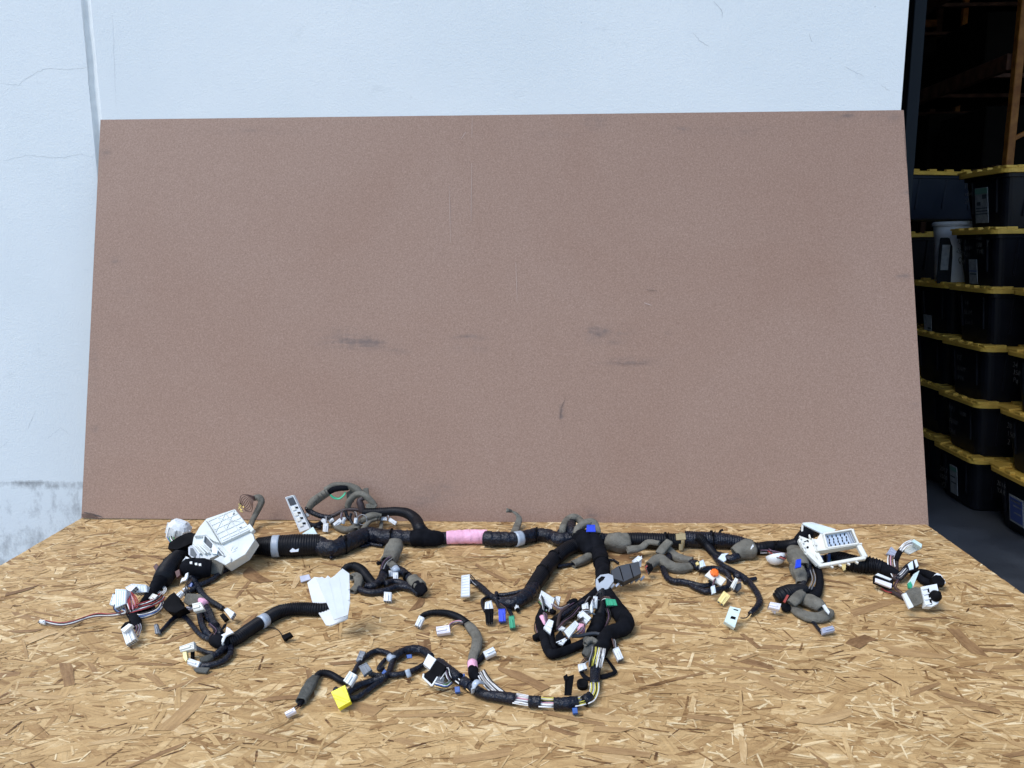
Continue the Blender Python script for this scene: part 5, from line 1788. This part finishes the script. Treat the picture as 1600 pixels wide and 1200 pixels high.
prism('white_clip', 'ice', [(1122, 872), (1128, 865), (1139, 864), (1133, 868), (1135, 875), (1131, 878)], .006, 48, z0=.02)
tube('felt_cup', 'felt', [(1148, 866), (1158, 861), (1168, 858), (1175, 858)], [9, 14, 16, 15], 'felt', .85, open1=True)
conn('white', [(1173, 856), (1177, 850), (1178, 853), (1174, 858)], .006, 50, z0=.05, n=2)
oo, op = prism('mount_plate', 'ivory', [(1101, 899), (1110, 890), (1135, 905), (1127, 915)], .006, 40, z0=.020, label='white plate with an orange knob')
kb = MB()
kc = op(1116, 896, .001)
kb.lathe(kc, op.n, [(0, .009), (.003, .0095), (.007, .009), (.009, .0055)], 8, smooth=False)
kb.build('orange_knob', M['orange'], oo)
for dx, dy in ((-4, -1.5), (3.5, 2.5)):
    c_ = op(1116 + dx, 896 + dy, .003)
    kb = MB()
    kb.lathe(c_, op.n, [(0, .004), (.004, .0042), (.005, .003)], 8, smooth=False)
    kb.build('orange_lug', M['orange'], oo)
prism('dark_plug', 'charcoal', [(1107, 906), (1113, 903), (1124, 912), (1117, 916)], .008, 40, z0=.012)
conn('ice', [(1111, 916), (1117, 914), (1119, 926), (1113, 928)], .008, 45, z0=.022, n=2, lead=(1118, 905, 14))
conn('pale_yellow', [(1131, 923), (1142, 931), (1131, 945), (1121, 938)], .009, 42, n=2, label='pale yellow plug')
po, pp = prism('white_module', 'mint', [(1141, 947), (1158, 951), (1148, 981), (1132, 971)], .014, 45, label='pale plug with a dark window')
prism('window', 'black', [(1143, 962), (1150, 964), (1149, 968), (1141, 966)], .003, pl=pp, off=.0012, parent=po)
strips('ridge', 'mint', [((1143, 950), (1156, 953)), ((1135, 971), (1149, 979)), ((1148, 955), (1154, 957))], pp, .0016, .0012, po)
prism('slot', 'black', [(1147, 951), (1154, 953), (1153, 954.5), (1146, 952.5)], .002, pl=pp, off=.001, parent=po)
conn('ivory', [(1149, 902), (1154, 905), (1147, 921), (1141, 916)], .009, 45, z0=.022, n=2)
prism('dark_plug', 'charcoal', [(1150, 912), (1158, 910), (1159, 918), (1153, 924), (1146, 921)], .012, 45, z0=.014)
blob('taped_knot', 'tape', 1153, 900, 7, None, (1.1, .9, .8))

# ---- right: felt hoods, blue plug, round black plug
tube('felt_hood', 'felt', [(1240, 858, 40), (1244, 868, 32), (1250, 880, 26), (1253, 886, 22)], [11, 16, 14, 12], 'felt', .8)
conn('blue', [(1245, 874), (1252, 873), (1252, 886), (1243, 888)], .008, 55, z0=.046, n=4, latch=False, label='bright blue plug face in a felt hood')
tube('felt_hood', 'felt', [(1244, 886), (1248, 895), (1252, 906), (1252, 913)], [11, 11.5, 9, 5], 'felt', .75)
tube('branch_cable', 'tape', [(1258, 874, 34), (1263, 884, 20), (1263, 897), (1257, 909), (1251, 920), (1246, 930)], [4.5, 4.8, 4.8, 5, 5.5, 5])
tube('branch_cable', 'cloth', [(1258, 866, 36), (1268, 876, 20), (1277, 888), (1281, 903), (1280, 917), (1276, 928), (1268, 933)], [4.5, 5, 5.2, 5.4, 6, 7, 7], 'cloth')
blob('cloth_knot', 'cloth', 1268, 924, 11, None, (1.2, .8, .7), None, .2)
tube('round_plug', 'conduit', [(1213, 936), (1222, 931), (1234, 927), (1246, 924), (1258, 922)], [9, 13, 13, 11, 9], 'corr')
prism('red_lock', 'red', [(1224, 940), (1230, 929), (1233, 930), (1227, 942)], .004, 55, z0=.03)
tube('felt_strip', 'felt', [(1252, 914, 20), (1248, 925, 26), (1243, 936, 22)], [5, 6, 6], 'felt', .5)
tube('felt_sleeve', 'felt', [(1252, 927, 22), (1244, 936, 24), (1236, 944, 16)], [8, 9, 8], 'felt', .7)
tube('felt_sleeve', 'felt', [(1252, 934), (1262, 938), (1274, 944), (1284, 951)], [11, 14, 14, 10], 'felt', .6)
tube('felt_sleeve', 'felt', [(1237, 951), (1250, 958), (1264, 964), (1280, 965), (1293, 960), (1296, 954)], [4, 9, 10, 10, 9, 5], 'felt', .6)
prism('white_strip', 'white', [(1285, 946), (1289, 944), (1297, 956), (1295, 960), (1290, 954)], .004, 50, z0=.022)
tube('thin_cable', 'tape', [(1266, 969), (1273, 975), (1279, 983), (1284, 989)], [2.2, 2.6, 2.8, 2.6])
conn('lavender', [(1286, 990), (1284, 981), (1301, 977), (1305, 985)], .010, 40, n=4)
conn('pink_white', [(1221, 943), (1218, 953), (1201, 949), (1204, 940)], .013, 45, z0=.02, n=4, label='pearly white plug by the round black plug')
prism('plug_ear', 'pink_white', [(1205, 951), (1213, 953), (1212, 958), (1208, 955)], .006, 40)
blob('black_plug', 'cloth', 1228, 950, 8, None, (1, .9, .8), None, .2)
# white half-round cap: an open bowl
b = MB()
cc = at_z(1212, 870, .024)
b.lathe(cc, (.15, -.55, -.8), [(-.004, .0215), (-.004, .0235), (.006, .0225), (.014, .017), (.019, .009), (.020, .002), (.018, .002), (.013, .014), (.006, .020), (-.002, .0215)], 26)
b.build('white_cap', M['white'], H)
wires([(1200, 860, 24), (1210, 866, 26), (1220, 870, 30), (1228, 873, 28)], ['wire_purple', 'wire_black', 'wire_red', 'wire_brown'], 3, .8, 5)

# ---- right: ivory fuse carrier with a blue-grey socket
mp_ = Pl(1279, 887, .022, 45, -6)
fo = MB()
fo.prism([mp_(*q) for q in [(1247, 843), (1252, 838), (1262, 842), (1277, 842), (1282, 833), (1334, 826), (1343, 853), (1278, 864), (1258, 865)]], mp_.n, .012)
fo = fo.build('fuse_carrier', M['ivory'], H)
fo['label'] = 'ivory fuse carrier frame with a pale blue socket'
strips('frame_bar', 'ivory', [((1262, 864), (1282, 884)), ((1276, 865), (1284, 880))], mp_, .010, .008, fo)
strips('frame_bar', 'ivory', [((1279, 885), (1352, 872))], mp_, .008, .010, fo)
strips('frame_bar', 'ivory', [((1340, 850), (1352, 872))], mp_, .012, .010, fo)
strips('frame_bar', 'ivory', [((1276, 862), (1346, 851))], mp_, .004, .012, fo)
prism('panel_foot', 'ivory', [(1256, 863), (1277, 862), (1281, 874), (1282, 885), (1276, 884)], .008, pl=mp_, off=.001, parent=fo)
bq = [(1286, 836), (1330, 829), (1340, 851), (1292, 858)]
prism('socket_floor', 'pin_floor', [quv(bq, .05, .06), quv(bq, .95, .06), quv(bq, .95, .94), quv(bq, .05, .94)], .004, pl=mp_, off=.0035, parent=fo)
strips('socket_wall', 'ivory', [(quv(bq, 0, 0), quv(bq, 1, 0)), (quv(bq, 1, 0), quv(bq, 1, 1)), (quv(bq, 1, 1), quv(bq, 0, 1)), (quv(bq, 0, 1), quv(bq, 0, 0))], mp_, .004, .014, fo)
strips('socket_wall', 'light_grey', [(quv(bq, .83, .1), quv(bq, .83, .9)), (quv(bq, .91, .1), quv(bq, .91, .9))], mp_, .002, .010, fo)
pb = MB()
for r_ in range(4):
    for c_ in range(5):
        A = mp_(*quv(bq, .14 + c_ * .145 + (r_ % 2) * .02, .2 + r_ * .2), .0045)
        pb.box(A, (.0009, .0016, .003), None, .0002)
pn = pb.build('pin', M['black'], fo)
pn['kind'] = 'stuff'
prism('slot', 'black', [(1256, 846), (1263, 843), (1264, 847), (1262, 847), (1261.5, 845), (1257, 847)], .002, pl=mp_, off=.0012, parent=fo)
prism('round_hole', 'black', [(1262 + 2 * math.cos(a), 855 + 2 * math.sin(a)) for a in [i * math.pi / 4 for i in range(8)]], .002, pl=mp_, off=.0012, parent=fo)
strips('rib', 'ivory', [((1251, 846), (1258, 863)), ((1269, 842), (1275, 862)), ((1249, 838), (1252, 843)), ((1264, 836), (1266, 842)), ((1270, 852), (1276, 851)), ((1251, 849), (1256, 848)), ((1253, 856), (1258, 855))], mp_, .003, .006, fo)
strips('tooth', 'ivory', [((1297 + i * 13, 884.5 - i * 2.3), (1302 + i * 13, 887.5 - i * 2.3)) for i in range(4)], mp_, .004, .006, fo)
prism('shroud', 'ice', [(1254, 819), (1258, 817), (1270, 818), (1290, 822), (1306, 828), (1300, 833), (1285, 834)], .008, 60, z0=.085, parent=fo)
strips('shroud_rim', 'ivory', [((1253, 832), (1254, 819)), ((1254, 818), (1268, 817)), ((1268, 817), (1305, 828))], Pl(1253, 832, .05, 65), .004, .006, fo)
blob('crumpled_wrap', 'tape', 1269, 828, 15, 48, (1.1, .7, .7), None, .5)
tube('branch_cable', 'cloth', [(1246, 848, 30), (1253, 840, 38), (1262, 832, 46)], [8, 9, 10], 'cloth')
for i, m_ in enumerate(('dark_blue', 'black', 'dark_blue', 'green', 'pale_yellow')):
    x = 1281 + i * 6
    prism('inner_plug', m_, [(x, 868 - i), (x + 5, 867 - i), (x + 5, 880 - i), (x, 881 - i)], .008, 60, z0=.008)
prism('yellow_clip', 'pale_yellow', [(1314, 882), (1323, 881), (1321, 891), (1318, 892)], .004, 65, z0=.006)
tube('wire', 'tin', [(1320, 888, 6), (1330, 891, 4), (1338, 894, 3)], .7, 'wire')
wires([(1400, 899, 10), (1394, 888, 22), (1392, 876, 32), (1393, 868, 38)], ['wire_white', 'wire_brown', 'wire_pink', 'wire_grey', 'wire_brown', 'wire_white'], 5, .9, 6)
conn('lavender', [(1386, 865), (1393, 854), (1401, 861), (1398, 870)], .010, 50, z0=.040, n=3, latch=False)
tube('thin_cable', 'brown_wire', [(1400, 902, 12), (1401, 890, 22), (1401, 876, 34), (1405, 864, 46)], 3, 'tape')
tube('thin_cable', 'cloth', [(1400, 876, 36), (1404, 866, 46), (1409, 858, 54)], 4, 'cloth')
wires([(1407, 860, 54), (1413, 853, 62), (1419, 849, 66), (1426, 847, 66)], ['wire_white', 'wire_white', 'wire_grey', 'wire_white'], 3, 1.0, 4)
conn('mint', [(1424, 846), (1428, 842), (1441, 850), (1440, 856)], .012, 45, z0=.058, n=4, latch=False)
conn('ivory', [(1411, 861), (1424, 849), (1441, 856), (1421, 866)], .006, 50, z0=.036, n=6, latch=False)
tube('branch_cable', 'tape', [(1402, 906), (1408, 900, 16), (1414, 892, 22), (1420, 886, 26)], [5, 5, 5.5, 6])
wires([(1404, 902, 16), (1410, 897, 22), (1417, 889, 28)], ['wire_grey', 'wire_white', 'wire_grey', 'wire_black'], 4, .8)
blob('wire_knot', 'brown_wire', 1401, 903, 7, None, (1.1, .9, .8), None, .4)
qo, qp = prism('black_connector', 'black', [(1418, 880), (1431, 873), (1436, 886), (1434, 892), (1420, 893)], .014, 48, z0=.022)
prism('white_insert', 'ice', [(1419, 881), (1426, 876), (1428, 889), (1421, 891)], .006, pl=qp, off=.003, parent=qo)
prism('white_insert', 'white', [(1428.5, 875), (1432, 873.5), (1435.5, 884), (1432, 887)], .006, pl=qp, off=.003, parent=qo)
qo, qp = prism('black_connector', 'black', [(1367, 898), (1372, 895), (1396, 905), (1396, 917), (1393, 920), (1367, 909)], .014, 48, z0=.014)
prism('white_insert', 'white', [(1367.5, 898), (1372, 895.5), (1394, 904.5), (1391, 907)], .006, pl=qp, off=.003, parent=qo)
prism('white_insert', 'pink_white', [(1368, 903), (1394, 912), (1393, 919), (1368, 909)], .006, pl=qp, off=.003, parent=qo)
tube('thin_cable', 'brown_wire', [(1384, 921), (1393, 924), (1402, 929), (1412, 935)], [2, 3, 3.4, 3.4], 'tape')
wires([(1378, 917, 6), (1385, 922, 4), (1394, 924, 6)], ['wire_pink', 'wire_brown', 'wire_red'], 2, .8)
conn('mint', [(1429, 896), (1437, 891), (1426, 920), (1419, 911)], .008, 48, z0=.016, n=4, latch=False)
prism('green_end', 'green', [(1419, 911), (1423, 908), (1426, 914), (1424, 920), (1420, 918)], .007, 48, z0=.018)
prism('felt_block', 'felt', [(1415, 927), (1419, 921), (1430, 917), (1440, 919), (1445, 928), (1444, 941), (1430, 947), (1424, 944)], .016, 48, z0=.018)
prism('white_insert', 'white', [(1410, 928), (1416, 926), (1428, 948), (1421, 951)], .006, 48, z0=.024)
xo, xp = prism('switch_block', 'white', [(1439, 917), (1448, 915), (1464, 912), (1467, 924), (1470, 936), (1466, 943), (1456, 948), (1446, 947), (1444, 936)], .016, 45, z0=.020, label='white switch block with a black knob')
prism('slot', 'black', [(1449, 919), (1451, 918), (1457, 944), (1454, 945)], .002, pl=xp, off=.0012, parent=xo)
strips('rib', 'white', [((1441, 921), (1450, 919)), ((1443, 929), (1452, 927)), ((1445, 937), (1454, 935)), ((1446, 945), (1455, 943))], xp, .003, .003, xo)
kb = MB()
kb.lathe(xp(1461, 932, .001), xp.n, [(0, .012), (.006, .012), (.010, .009), (.020, .005)], 18)
kb.build('black_knob', M['black'], xo)
tube('branch_cable', 'cloth', [(1426, 898, 10), (1438, 895), (1448, 897), (1458, 902), (1466, 906)], [5, 6, 6.5, 8, 8], 'cloth')
tube('branch_cable', 'cloth', [(1434, 900, 10), (1442, 907), (1452, 911), (1460, 914)], [5, 5.5, 5.5, 5], 'cloth')
prism('black_plug', 'black', [(1456, 902), (1462, 898), (1470, 899), (1477, 907), (1476, 914), (1468, 914), (1458, 910)], .016, 45, z0=.020)
prism('plug_cap', 'white', [(1459, 899), (1464, 895), (1470, 897), (1474, 903), (1470, 903)], .012, 45, z0=.030)
prism('plug_cap', 'white', [(1472, 905), (1476, 904), (1478, 911), (1474, 914)], .010, 45, z0=.014)

# ---- loose fine wires, tape tails and ties along the looms
for pts in ([(1188, 862, 22), (1205, 862, 24), (1222, 866, 24), (1236, 868, 24)], [(860, 940, 20), (874, 950, 24), (886, 946, 26), (898, 938, 26)], [(906, 948, 30), (894, 962, 30), (880, 972, 28), (870, 984, 22)],
            [(925, 950, 34), (914, 966, 34), (908, 984, 28), (893, 996, 20)], [(846, 962, 18), (838, 972, 6), (838, 986, 4), (846, 996, 10)], [(948, 950, 26), (952, 962, 22), (948, 974, 18), (942, 984, 18)],
            [(300, 905, 20), (292, 914, 12), (294, 926, 8), (302, 936, 16)], [(326, 975, 16), (336, 985, 14), (330, 996, 12), (338, 1003, 16)], [(1268, 890, 18), (1272, 905, 18), (1266, 920, 24)],
            [(1404, 906, 10), (1398, 916, 5), (1405, 924, 4), (1413, 930, 6)], [(612, 870, 34), (602, 878, 28), (597, 890, 20)], [(1135, 900, 8), (1146, 908, 12), (1158, 906, 18)], [(780, 944, 18), (790, 953, 14), (786, 962, 8)]):
    wires(pts, [hr.choice(('wire_black', 'wire_black', 'wire_brown', 'wire_grey', 'wire_purple')) for _ in range(3)], 2.2, .75, 6)


def tie(x, y, ang, r, z=None):
    """cable tie: a band with its square head and a cut tail"""
    c = at_z(x, y, .015)
    rm = r / px_m(c)
    c = at_z(x, y, rm + HARN_Z if z is None else z * .001)
    a = math.radians(ang)
    ax_ = np.array([math.cos(a), math.sin(a), 0])
    tb = MB()
    tb.lathe(c - ax_ * .0018, ax_, [(0, rm * .97), (0, rm * 1.12), (.0036, rm * 1.12), (.0036, rm * .97)], 20)
    o = tb.build('cable_tie', M['black'], H)
    tb = MB()
    sd_ = np.array([-math.sin(a), math.cos(a), 0])
    h_ = c + (np.array([0, 0, .8]) - sd_ * .6) * rm * 1.14
    tb.box(h_, (.003, .003, .0025), (ax_, sd_, (0, 0, 1)), .0005)
    tb.build('tie_head', M['black'], o)
    tb = MB()
    tb.bar(h_, h_ + np.array([ax_[0] * .004, -.006, .012]), .003, .001, (1, 0, 0))
    tb.build('tie_tail', M['black'], o)


for t_ in ((540, 851, 20, 13.2), (612, 839, 0, 12.2), (838, 835, 0, 10.4), (1040, 845, 0, 12.3), (1112, 843, 0, 12.8), (1210, 856, 0, 9.6), (866, 872, 45, 11.8), (848, 895, 50, 12.2), (940, 880, 80, 12), (1352, 882, -8, 12.4), (636, 901, -40, 6.8), (600, 897, 70, 7.4)):
    tie(*t_)
for pts in ([(528, 846, 30), (530, 840, 40), (535, 837, 44)], [(1124, 834, 30), (1126, 829, 40), (1130, 828, 42)], [(965, 950, 30), (973, 951, 26), (977, 956, 14)], [(345, 985, 20), (350, 980, 26), (352, 975, 24)], [(868, 865, 30), (874, 868, 34), (880, 874, 24)]):
    tube('tape_tail', 'cloth', pts, 2.6, 'smooth', .25)
